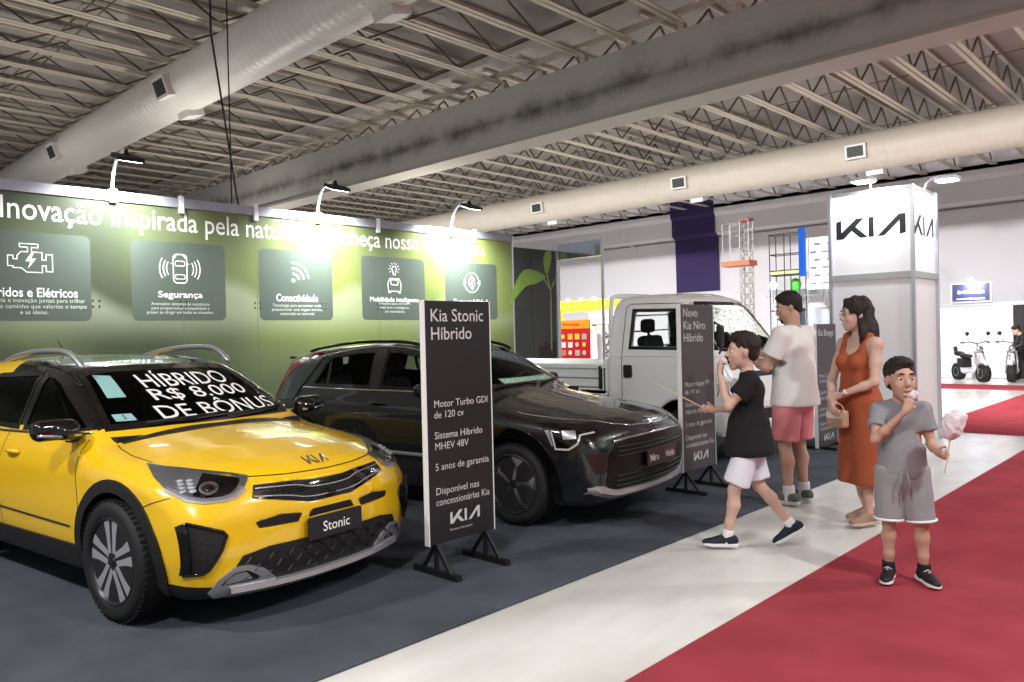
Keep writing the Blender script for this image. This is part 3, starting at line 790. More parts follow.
def Sd(pts, y=-1.2): return [(x, y, z) for x, z in pts]
def Fr(pts, x=2.3): return [(x, y, z) for y, z in pts]
def inset(poly, d):
    n = len(poly); out = []; A = sum(poly[i][0] * poly[(i + 1) % n][1] - poly[(i + 1) % n][0] * poly[i][1] for i in range(n)); sg = 1 if A > 0 else -1
    for i in range(n):
        p = Vector(poly[i]); a = (p - Vector(poly[i - 1])).normalized(); b = (Vector(poly[(i + 1) % n]) - p).normalized()
        na = Vector((-a.y, a.x)) * sg; nb = Vector((-b.y, b.x)) * sg; m_ = (na + nb); L = max(m_.dot(na), .35); out.append(tuple(p + m_ * d / L))
    return out

M_TIRE = mat('tyre_rubber', (20, 20, 21), 0.7, bump=.15, bscale=60)
M_RIMS = mat('machined_alloy', (190, 190, 194), 0.3, metal=.55)
M_RIMD = mat('dark_alloy', (48, 50, 54), 0.35, metal=.6)
M_CHROME = mat('chrome', (225, 228, 232), 0.08, metal=1.0)
M_SILVER = mat('satin_silver', (186, 186, 190), 0.3, metal=.7)
M_GLOSSB = mat('gloss_black', (8, 8, 9), 0.08, coat=.6)
M_PLAS = mat('black_plastic', (26, 26, 28), 0.55)
M_SEAT = mat('seat_cloth', (36, 36, 40), 0.85)
M_INT = mat('cabin_trim', (24, 24, 26), 0.7)
M_GLASS = mat('tinted_glass', (150, 165, 158), 0.02, trans=1.0, ior=1.12)
M_GLASSD = mat('dark_glass', (70, 80, 76), 0.02, trans=1.0, ior=1.14)
M_CLEAR = mat('clear_glass', (216, 226, 222), 0.02, trans=1.0, ior=1.10)
M_LENS = mat('lamp_lens', (240, 244, 248), 0.02, trans=1.0, ior=1.2)
M_REDL = mat('red_lamp', (120, 8, 12), 0.12, coat=.5)
M_LAMPD = mat('lamp_housing', (150, 152, 156), 0.3, metal=.5)
M_MESH = mat('grille_mesh', (16, 16, 17), 0.45)
M_PLATE = mat('plate_black', (30, 31, 34), 0.45)
M_STK = mat('cyan_sticker', (140, 186, 184), 0.5)

def rotX(a): return Matrix.Rotation(a, 4, 'X')
def wheel(t, x, y, R, rr, wd, style, mface=None, mpock=None):
    """one wheel: rim part with tyre, brake disc and hub cap below it; outer face towards sign(y)"""
    sg = -1 if y < 0 else 1
    M = Matrix.Translation((x, y, R)) @ Matrix.Rotation(-sg * PI / 2, 4, 'X')       # local +z points outward
    mface = mface or M_RIMS; mpock = mpock or M_RIMD
    rim = MB(); rim.lathe([(rr, -wd), (rr, -.015), (rr + .008, .0), (rr - .004, .004), (rr - .02, -.012), (rr - .03, -.06), (rr - .05, -.1), (rr - .05, -wd)], 48, M)
    rim.lathe([(.0, -.03), (.065, -.03), (.07, -.1), (0, -.1)], 24, M)
    w = rim.build('wheel', mpock, t, 35)
    tw_ = R - rr
    ty = MB(); ty.lathe([(rr, -wd - .0), (R - .02, -wd - .01), (R, -wd + .03), (R, -.05), (R - .006, -.02), (R - .03, .004), (R - tw_ * .5, .012), (rr + .012, .004), (rr, -.01)], 56, M)
    for k in range(56):
        a = 2 * PI * k / 56; RM = M @ Matrix.Rotation(a, 4, 'Z')
        ty.box((R - .006, -.004, -.045), (R + .001, .012, -.008), RM)
    ty.build('tyre', M_TIRE, w, 35)
    MB().lathe([(.0, -.12), (.15, -.12), (.15, -.1), (0, -.1)], 32, M).build('brake_disc', mat('disc_iron', (120, 120, 122), .4, metal=.8) if 'disc_iron' not in bpy.data.materials else bpy.data.materials['disc_iron'], w, 35)
    sp = MB(); dk = MB()
    for k in range(style[1]):
        A = M @ Matrix.Rotation(2 * PI * k / style[1] + style[2], 4, 'Z')
        def P(l, z0, z1): return [(r * math.cos(RAD(a)), r * math.sin(RAD(a))) for r, a in l]
        if style[0] == 'blade':           # wide twisted blades in pairs
            for sgn in (1, -1):
                l = [(.045, -9 * sgn), (.11, -6 * sgn), (rr - .012, -4 * sgn), (rr - .012, -19 * sgn), (.15, -20 * sgn), (.06, -40 * sgn)]
                sp.prism(P(l, 0, 0) if sgn > 0 else list(reversed(P(l, 0, 0))), -.03, -.008, A)
            dk.prism(P([(.05, 14), (rr - .02, 26), (rr - .02, 46), (.06, 58)], 0, 0), -.065, -.05, A)
        elif style[0] == 'geo':           # star of dark arms with bright trapezoid inserts
            l = [(.04, -22), (.1, -9), (rr - .09, -6), (rr - .012, -16), (rr - .012, 16), (rr - .09, 6), (.1, 9), (.04, 22)]
            sp.prism(P(l, 0, 0), -.03, -.01, A)
            dk.prism(P([(.06, 20), (rr - .03, 22), (rr - .03, 50), (.06, 52)], 0, 0), -.06, -.045, A)
        else:
            sp.prism(P([(.05, -20), (rr - .02, -7), (rr - .02, 7), (.05, 20)], 0, 0), -.04, -.02, A)
    sp.build('spokes', mface, w); dk.build('pocket', mpock, w) if dk.v else None
    MB().lathe([(0, -.004), (.028, -.006), (.032, -.012), (.032, -.03)], 20, M).build('hub_cap', M_RIMD, w, 35)
    b = MB()
    for k in range(5):
        a = 2 * PI * k / 5 + .3; b.lathe([(0, -.018), (.008, -.02), (.009, -.035)], 8, M @ Matrix.Translation((.052 * math.cos(a), .052 * math.sin(a), 0)))
    b.build('wheel_nuts', M_CHROME, w)
    return w

_seat = {}
def seat(t, x, y, z=.45, big=1.0, m=None):
    if 'me' not in _seat:
        S = Sdf((-.5, -.32, -.1), (.4, .32, .95), .025)
        S.box((0.0, 0, .06), (.25, .24, .08), .06, .02); S.box((-.24, 0, .36), (.075, .235, .32), .06, .04, M=Matrix.Rotation(RAD(-14), 3, 'Y'))
        S.cone((-.3, 0, .6), (-.34, 0, .76), .018, .018, .01); S.box((-.33, 0, .79), (.05, .13, .085), .04, .01)
        o = S.mesh('seat', M_SEAT); _seat['me'] = o.data; bpy.data.objects.remove(o)
    o = bpy.data.objects.new('seat', _seat['me']); COL.objects.link(o); o.parent = t; o.location = (x, y, z); o.scale = (big,) * 3
    return o
def steering(t, x, y, z, r=.18):
    M = Matrix.Translation((x, y, z)) @ Matrix.Rotation(RAD(-65), 4, 'Y')
    m = MB(); m.tube([M @ Vector((r * math.cos(a), r * math.sin(a), 0)) for a in [2 * PI * k / 28 for k in range(28)]], .014, 8, closed=True)
    for a in (0, PI, PI * 1.5): m.bar(M @ Vector((0, 0, 0)), M @ Vector((r * math.cos(a), r * math.sin(a), 0)), .03, .012)
    m.lathe([(0, .02), (.05, .015), (.055, -.02), (.03, -.1), (.0, -.1)], 16, M)
    m.tube([M @ Vector((0, 0, -.05)), M @ Vector((0, 0, -.35))], .03, 8)
    return m.build('steering_wheel', M_INT, t, 40)
BODIES = {}
# ================================================================= yellow car
def build_yellow():
    t = thing('compact_suv', 'bright yellow small SUV with black roof and writing on its windscreen', 'car', (-5.80, 2.15, 0), RAD(7.97)); t.scale = (.967,) * 3
    prof = [(1.78, .18), (1.98, .175), (2.06, .215), (2.085, .30), (2.095, .38), (2.10, .50), (2.105, .60), (2.09, .70), (2.055, .775), (1.98, .835), (1.82, .885), (1.55, .94), (1.30, .975), (1.05, 1.008),
            (.90, 1.06), (.64, 1.195), (.38, 1.325), (.18, 1.405), (0, 1.44), (-.3, 1.47), (-.7, 1.478), (-1.1, 1.465), (-1.5, 1.425), (-1.82, 1.37), (-1.80, 1.32), (-1.88, 1.15), (-1.96, 1.0), (-1.985, .85), (-2.02, .70), (-2.03, .5), (-1.98, .3), (-1.85, .24), (-1.5, .21), (0, .2)]
    plan = sm_interp([(-2.2, .74), (-1.95, .80), (-1.6, .865), (-1.0, .88), (1.35, .88), (1.7, .862), (1.95, .81), (2.2, .72)], -2.5, 2.6, .12)
    sec = sm_interp([(.1, -.07), (.25, -.045), (.40, -.012), (.56, 0), (.70, -.004), (.80, -.006), (.90, -.035), (.98, -.075), (1.03, -.090), (1.30, -.19), (1.47, -.30)], 0, 1.8, .05)
    sf = lambda Z: np.interp(Z, [.2, .45, .62, .80, .95, 1.05, 1.45], [.20, .17, .20, .32, .20, .12, .10])
    sr = lambda Z: np.interp(Z, [.2, .7, 1.0, 1.4], [.16, .16, .13, .10])
    crown = lambda X: np.interp(X, [-1.5, .2, .8, 1.0, 1.9], [.05, .05, .05, .075, .06])
    B = Body(prof, plan, sec, (-2.12, -1.0, .12), (2.2, 1.0, 1.56), .02, sf, sr, crown, k=.085)
    B.finish0(); BODIES['yellow'] = (B, t)
    xf, xr, zw = 1.29, -1.29, .343
    for x in (xf, xr): B.wheel_well(x, zw, .385)
    win_f = [(.80, 1.03), (.52, 1.20), (.28, 1.325), (.16, 1.365), (0.02, 1.38), (-.02, 1.00)]
    win_r = [(-.08, 1.00), (-.05, 1.385), (-.70, 1.365), (-.86, 1.335), (-1.02, 1.02)]
    win_q = [(-1.30, 1.07), (-1.20, 1.27), (-1.28, 1.25), (-1.46, 1.12)]
    B.cabin(-1.75, .95, .42, .055)
    for q in (win_f, win_r): B.hole_side(inset(q, .03))
    ws = [(-.68, 1.018), (-.65, 1.09), (-.555, 1.365), (-.5, 1.385), (-.3, 1.40), (.3, 1.40), (.5, 1.385), (.555, 1.365), (.65, 1.09), (.68, 1.018), (.3, 1.028), (-.3, 1.028)]
    B.hole_front(inset([(-y, z) for y, z in ws], .03))
    B.hole_front([(-.48, 1.1), (.48, 1.1), (.40, 1.31), (-.40, 1.31)], sgn=-1)
    gr = [(-.485, .700), (-.31, .664), (-.15, .628), (.15, .628), (.31, .664), (.485, .700), (.455, .762), (.22, .756), (.1, .745), (-.1, .745), (-.22, .756), (-.455, .762)]
    slots = [[(-.47, .54), (-.24, .532), (-.215, .575), (-.34, .592), (-.49, .572)], [(-.17, .545), (.17, .545), (.14, .585), (-.14, .585)], [(.47, .54), (.49, .572), (.34, .592), (.215, .575), (.24, .532)]]
    low = [(-.60, .22), (.60, .22), (.62, .31), (.56, .405), (.42, .43), (-.42, .43), (-.56, .405), (-.62, .31)]
    for q in slots: B.carve_front(inset(q, .012), .03)
    B.carve_front(inset(gr, .015), .03); B.carve_front(inset(low, .03), .04)
    Y = mat('yellow_paint', (236, 190, 22), 0.22, spec=.5, coat=1.0); K = M_GLOSSB
    def region(c, f0):
        if f0 < -.028: return 2
        z = c[2]; x = c[0]
        if z > 1.395 and -.55 < x < .3: return 1
        if x > -.55 and z > 1.03 and x < .93: return 1
        if z < .245: return 3
        return 0
    b = B.mesh('body_shell', [Y, K, M_INT, M_PLAS], region, t)
    # glass
    for q, nm in ((win_f, 'side_window'), (win_r, 'side_window')):
        B.patch('window_frame', [Sd(q), Sd(inset(q, .032))], (0, -1, 0), M_GLOSSB, .003, .02, parent=t)
        B.patch(nm, [Sd(inset(q, .028))], (0, -1, 0), M_GLASSD, -.003, 0, parent=t)
    B.patch('quarter_window', [Sd(win_q)], (0, -1, 0), M_GLOSSB, .003, .0, parent=t)
    w_ = B.patch('windscreen', [Fr(inset(ws, -.004) if False else ws)], (1, 0, .35), M_GLASSD, -.002, 0, parent=t, mirror=False) if False else B.patch('windscreen', [Fr(ws)], (1, 0, 0), M_GLASS, .0015, 0, parent=t, mirror=False)
    wsc = w_[0]
    B.patch('windscreen_border', [Fr(ws), Fr(inset(ws, .035))], (1, 0, 0), M_GLOSSB, .003, .012, parent=t, mirror=False)
    B.patch('rear_window', [[(-2.3, -.54, 1.08), (-2.3, .54, 1.08), (-2.3, .45, 1.33), (-2.3, -.45, 1.33)]], (-1, 0, 0), M_GLASSD, .002, 0, parent=t, mirror=False)
    # lettering on the windscreen
    for s, w, y0, z0, h in (('HÍBRIDO', .67, -.245, 1.248, .108), ('R$ 8.000', .74, -.26, 1.158, .080), ('DE BÔNUS', .92, -.32, 1.060, .098)):
        v = fit2d(text2d(s, 1, bold=.004), w=w, h=h, x0=y0, y0=z0)
        B.write('windscreen_writing', v, (1, 0, 0), (0, 1, 0), (0, 0, 1), (2.3, 0, 0), M_TXT, .006, wsc)
    B.patch('cyan_sticker', [Fr([(-.525, 1.20), (-.415, 1.20), (-.385, 1.335), (-.485, 1.345)])], (1, 0, 0), M_STK, .006, 0, parent=wsc, mirror=False)
    B.patch('number_sticker', [Fr([(-.59, 1.065), (-.475, 1.065), (-.475, 1.105), (-.585, 1.105)])], (1, 0, 0), M_STK, .006, 0, parent=wsc, mirror=False)
    B.write('sticker_digit', fit2d(text2d('5', 1, bold=.02), h=.025, cx=-.53, cy=1.085), (1, 0, 0), (0, 1, 0), (0, 0, 1), (2.3, 0, 0), M_BLACK, .008, wsc)
    # wipers and cowl
    B.patch('cowl', [[(1.02, -.66, 1.3), (1.085, -.3, 1.3), (1.095, 0, 1.3), (1.085, .3, 1.3), (1.02, .66, 1.3), (.98, .66, 1.3), (1.03, 0, 1.3), (.98, -.66, 1.3)]], (0, 0, 1), M_PLAS, .004, .01, parent=t, mirror=False)
    for a, c in ((-.45, .12), (.12, .62)):
        h1, n1 = B.hit((2.3, a, 1.035), (1, 0, 0)); h2, n2 = B.hit((2.3, c, 1.055), (1, 0, 0)); hm, nm_ = B.hit((2.3, (a + c) / 2, 1.045), (1, 0, 0))
        MB().tube([h1 + n1 * .02, hm + nm_ * .022, h2 + n2 * .02], .009, 6).build('wiper', M_PLAS, t, True)
    # rails
    for sg in (-1, 1):
        pts = smoothline([(-.98, .53 * sg, 1.435), (-.7, .55 * sg, 1.485), (-.35, .558 * sg, 1.515), (0, .558 * sg, 1.515), (.16, .555 * sg, 1.485), (.30, .55 * sg, 1.40)], 6)
        m = MB(); m.tube(pts, [.012] + [.021] * (len(pts) - 2) + [.012], 8); m.v = [Vector((p.x, p.y, p.z)) for p in m.v]
        m.build('roof_rail', M_SILVER, t, True)
    MB().tube([(-.15 - 1.0, 0, 1.46), (-1.32, 0, 1.60)], [.006, .003], 6).build('antenna', M_BLACK, t)
    # cladding: arches and sills
    for x in (xf, xr):
        o = [(x + .455 * math.cos(RAD(a)), zw + .455 * math.sin(RAD(a))) for a in range(-22, 203, 9)]; i_ = [(x + .385 * math.cos(RAD(a)), zw + .385 * math.sin(RAD(a))) for a in range(202, -23, -9)]
        B.patch('arch_cladding', [Sd(o + i_)], (0, -1, 0), M_PLAS, .012, .03, parent=t)
    B.patch('sill_cladding', [Sd([(.92, .20), (.90, .33), (.85, .37), (-.84, .37), (-.90, .32), (-.92, .20), (0, .17)])], (0, -1, 0), M_PLAS, .012, .02, parent=t)
    B.ribbon('door_moulding', [Sd([(.78, .475), (-.8, .50)])], .012, (0, -1, 0), M_PLAS, .004, t, rnd_=.004)
    B.ribbon('sill_moulding', [Sd([(.84, .40), (-.80, .40)])], .02, (0, -1, 0), M_CHROME, .004, t, rnd_=.003) if False else None
    # shut lines
    B.ribbon('panel_gap', [Sd([(.86, .37), (.89, .60), (.83, .98)]), Sd([(-.20, .36), (-.22, .7), (-.20, 1.0)]), Sd([(-.82, .55), (-1.05, .78), (-1.14, 1.0)]), Sd([(.87, .36), (-.80, .36)])], .007, (0, -1, 0), M_BLACK, .001, t)
    B.ribbon('panel_gap', [[(2.3, -.50, .806), (2.3, -.25, .794), (2.3, 0, .79), (2.3, .25, .794), (2.3, .5, .806)]], .008, (1, 0, 0), M_BLACK, .001, t, mirror=False)
    B.ribbon('hood_gap', [[(1.44, -.72, 1.3), (1.25, -.73, 1.3), (1.1, -.715, 1.3), (1.0, -.69, 1.3)]], .007, (0, 0, 1), M_BLACK, .001, t)
    B.ribbon('bumper_gap', [[(1.55, -1, .66), (1.66, -1, .70), (1.78, -1, .735)]], .006, (0, -1, 0), M_BLACK, .001, t)
    B.ribbon('belt_trim', [Sd([(.80, 1.015), (.3, .995), (-.3, .985), (-1.16, 1.0)])], .016, (0, -1, 0), M_CHROME, .004, t, rnd_=.004)
    # door handles and mirrors
    for x in (-.02, -.98):
        for sg in (-1, 1):
            h0, n0 = B.hit((x, sg * 1.2, .865), (0, sg, 0)); S = MB()
            S.tube(bez(h0 + Vector((.085, 0, 0)), h0 + n0 * .05 + Vector((.07, 0, 0)), h0 + n0 * .05 - Vector((.07, 0, 0)), h0 - Vector((.085, 0, 0)), 10), .014, 8)
            S.build('door_handle', Y, t, True)
    for sg in (-1, 1):
        S = Sdf((.4, -1.12, .9), (.98, -.62, 1.14), .012)
        S.box((.76, -.94, 1.055), (.06, .125, .062), .05, .02, M=Matrix.Rotation(RAD(-8), 3, 'Z')); S.cone((.82, -.90, 1.04), (.79, -.85, 1.04), .045, .05, .03); S.cone((.72, -.84, .99), (.74, -.72, .995), .028, .035, .02)
        o = S.mesh('side_mirror', M_GLOSSB, t)
        if sg > 0:
            for v in o.data.vertices: v.co.y *= -1
            o.data.flip_normals()
        pl = [(.84, sg * .82, 1.02), (.835, sg * .93, 1.02), (.80, sg * 1.05, 1.032)]
        MB().tube(pl, .010, 8).build('mirror_trim', M_CHROME, o, True)
    # badge, grille
    B.write('badge', fit2d(KIA2D, w=.155, h=.036, cx=0, cy=.838), (1, 0, 0), (0, 1, 0), (0, 0, 1), (2.3, 0, 0), M_CHROME, .006, t)
    def front_x(y, z): return B.hit((2.3, y, z), (1, 0, 0))[0].x
    gp = B.patch('grille', [Fr(gr)], (1, 0, 0), M_GLOSSB, .004, .02, sp=.03, parent=t, mirror=False)[0]
    g = MB()
    for z in [.655 + .016 * k for k in range(6)]:
        lim = .44 if z > .70 else (.33 if z > .67 else .18); g.tube([(front_x(y, z) + .006, y, z) for y in np.linspace(-lim, lim, 13)], .003, 5)
    for y in np.linspace(-.42, .42, 29): g.tube([(front_x(y, z) + .006, y, z) for z in (.69 - .03 * (1 - abs(y) / .42), .735)], .0025, 4)
    g.build('grille_mesh', M_MESH, gp)
    ct = [(-.455, .746), (-.24, .735), (-.14, .712), (0, .706), (.14, .712), (.24, .735), (.455, .746)]; cb_ = [(-.478, .708), (-.30, .688), (-.17, .660), (0, .655), (.17, .660), (.30, .688), (.478, .708)]
    for ln in (ct, cb_):
        MB().tube([(front_x(y, z) + .007, y, z) for y, z in smoothline(ln, 4)], .0042, 6).build('chrome_line', M_SILVER, gp, True)
    MB().box((front_x(0, .65) - .02, -.03, .640), (front_x(0, .65) + .010, .03, .662)).build('sensor', M_GLOSSB, gp)
    for q in slots: B.patch('bumper_slot', [Fr(q)], (1, 0, 0), M_MESH, .003, .02, sp=.03, parent=t, mirror=False)
    B.patch('lower_grille', [Fr(low)], (1, 0, 0), M_PLAS, .003, .02, parent=t, mirror=False)
    # lower mesh, plate, skid
    g = MB()
    for k in range(9):
        for j in range(3):
            y = -.50 + .125 * k + (.05 if j % 2 else 0); z = .265 + .048 * j; X = front_x(y, z) + .006
            g.tube([(X, y - .05, z), (X, y - .02, z + .028), (X, y + .03, z + .028), (X, y + .06, z)], .006, 4)
    g.build('lower_mesh', M_MESH, t)
    px = front_x(0, .5)
    pl = MB().rbox((-.20, -.063, 0), (.20, .063, .014), .008, Matrix.Translation((px + .022, 0, .478)) @ Matrix(((0, 0, 1, 0), (1, 0, 0, 0), (0, 1, 0, 0), (0, 0, 0, 1)))).build('number_plate', M_PLATE, t)
    MB().box((px - .06, -.1, .44), (px + .022, .1, .52)).build('plate_bracket', M_PLAS, t)
    plaque('plate_writing', fit2d(text2d('Stonic', 1, bold=.006), w=.20, cx=0, cy=.478), (px + .038, 0, 0), (0, 1, 0), (0, 0, 1), M_TXT, pl)
    sk = [(y, .200 + .012 * (abs(y) / .6) ** 2) for y in np.linspace(-.62, .62, 25)]
    V = []; F = []
    for i, (y, z) in enumerate(sk):
        X = front_x(y, .27) + .018; hh = .036
        V += [(X - .03, y, z + hh), (X, y, z + hh - .008), (X + .004, y, z), (X - .05, y, z - .03), (X - .2, y, z - .035)]
        if i: F += [(5 * (i - 1) + k, 5 * i + k, 5 * i + k + 1, 5 * (i - 1) + k + 1) for k in range(4)]
    mk('skid_plate', V, F, M_SILVER, t, 40)
    for sg in (-1, 1):
        lp = [(.71, .235), (.675, .30), (.605, .352), (.53, .355), (.44, .315), (.37, .25), (.37, .195), (.67, .20)]
        ins = [(.665, .262), (.64, .297), (.595, .327), (.535, .327), (.46, .278), (.47, .258)]
        B.patch('skid_pod', [Fr([(sg * y, z) for y, z in lp]), Fr([(sg * y, z) for y, z in ins])], (1, 0, 0), M_SILVER, .016, .03, sp=.025, parent=t, mirror=False)
        f = B.patch('fog_lamp', [Fr([(sg * y, z) for y, z in ins])], (1, 0, 0), M_PLAS, .006, 0, sp=.03, parent=t, mirror=False)[0]
        B.patch('fog_lens', [Fr([(sg * .645, .268), (sg * .63, .297), (sg * .59, .318), (sg * .54, .318), (sg * .50, .272)])], (1, 0, 0), M_SILVER, .010, .0, sp=.03, parent=f, mirror=False)
        vt = [(.80, .335), (.822, .60), (.80, .612), (.655, .553), (.637, .53), (.665, .457), (.72, .36), (.745, .342)]
        cv = B.patch('corner_vent', [Fr([(sg * y, z) for y, z in vt])], (1, 0, 0), M_PLAS, .004, .02, sp=.025, parent=t, mirror=False)[0]
        B.patch('vent_fin', [Fr([(sg * .805, .34), (sg * .826, .60), (sg * .80, .605), (sg * .785, .36)])], (1, 0, 0), M_GLOSSB, .022, .02, sp=.03, parent=cv, mirror=False)
        B.ribbon('vent_edge', [Fr([(sg * y, z) for y, z in vt])], .014, (1, 0, 0), M_GLOSSB, .006, cv, mirror=False, rnd_=.012, closed=True)
        dm = MB()
        for a in range(4):
            for b_ in range(4 - a // 2):
                y = .70 + .028 * a - .0 * b_; z = .40 + .045 * b_ + .012 * a
                if z < .53 and y > .66: c_, n_ = B.hit((2.3, sg * y, z), (1, 0, 0)); dm.lathe([(.009, 0), (.006, .006), (0, .007)], 6, Matrix.Translation(c_ + n_ * .004) @ n_.to_track_quat('Z', 'Y').to_matrix().to_4x4())
        dm.build('vent_texture', M_PLAS, cv)
    B.patch('chin', [Fr([(-.86, .19), (.86, .19), (.88, .285), (.7, .262), (.6, .2), (-.6, .2), (-.7, .262), (-.88, .285)])], (1, 0, 0), M_PLAS, .006, .01, parent=t, mirror=False)
    # head lamps
    for sg in (-1, 1):
        d = (1, sg * .7, .45)
        H3 = [(x, sg * y, z) for x, y, z in ((1.42, .74, .872), (1.54, .705, .862), (1.73, .61, .843), (1.93, .45, .805), (1.945, .46, .785), (1.975, .505, .752), (1.98, .56, .722), (1.96, .61, .708), (1.91, .70, .706), (1.85, .76, .722), (1.715, .807, .775), (1.6, .80, .822))]
        hl = B.patch('head_lamp', [H3], d, M_LAMPD, .001, .0, sp=.025, parent=t, mirror=False)[0]
        B.patch('lamp_lens', [H3], d, M_LENS, .010, .012, sp=.025, parent=hl, mirror=False)
        cc = Vector((1.86, sg * .63, .77)); B.patch('lamp_core', [[Vector(H3[i]).lerp(cc, .22) for i in (2, 3, 4, 5, 6, 7, 8, 9)]], d, M_GLOSSB, .003, 0, sp=.03, parent=hl, mirror=False)
        B.ribbon('lamp_strip', [[H3[i] for i in (0, 1, 2, 3)]], .014, d, M_CHROME, .005, hl, mirror=False)
        B.ribbon('lamp_strip', [[H3[i] for i in (5, 6, 7, 8, 9, 10)]], .030, d, M_SILVER, .005, hl, mirror=False)
        c, n = B.hit((1.88, sg * .655, .765), d); R = n.to_track_quat('Z', 'Y').to_matrix().to_4x4(); R.translation = c
        MB().lathe([(.05, .0), (.05, .01), (.04, .012), (.036, .006)], 24, R).build('lamp_ring', M_CHROME, hl, 40)
        MB().lathe([(0, .014), (.02, .012), (.034, .004), (.036, .0)], 24, R).build('projector', M_GLOSSB, hl, 40)
        for k in range(4):
            for j in range(2):
                c2, n2 = B.hit((1.80 - .012 * k, sg * .755, .755 + .020 * k), d)
                o2 = Vector((0.035 * j, -sg * .035 * j, 0)); MB().box((-.014, -.014, -.006), (.014, .014, .006), Matrix.Translation(c2 + o2 + n2 * .004)).build('led_cell', mat('led_pearl', (196, 200, 204), .5) if 'led_pearl' not in bpy.data.materials else bpy.data.materials['led_pearl'], hl)
        tl = [(-1.95, .60, .86), (-1.80, .80, .86), (-1.62, .86, .92), (-1.60, .84, 1.0), (-1.85, .74, 1.04), (-1.95, .58, 1.0)]
        B.patch('tail_lamp', [[(x, sg * y, z) for x, y, z in tl]], (-1, sg * 1, 0), M_REDL, .004, .01, parent=t, mirror=False)
    for x in (xf, xr):
        for sg in (-1, 1): wheel(t, x, sg * .893, zw, .243, .20, ('blade', 5, .35))
    for y in (-.36, .36): seat(t, -.10, y, .42); seat(t, -.95, y, .44)
    steering(t, .52, .36, .93)
    MB().prism([(.35, .62), (.95, .62), (.98, .99), (.60, .985), (.48, .93), (.42, .80)], -.68, .68, Matrix(((1, 0, 0, 0), (0, 0, -1, 0), (0, 1, 0, 0), (0, 0, 0, 1)))).build('dashboard', M_INT, t)
    MB().rbox((.02, -.12, 0), (.05, .12, .06), .01, Matrix.Translation((.14, 0, 1.31))).build('inner_mirror', M_BLACK, t)
    return t
build_yellow()
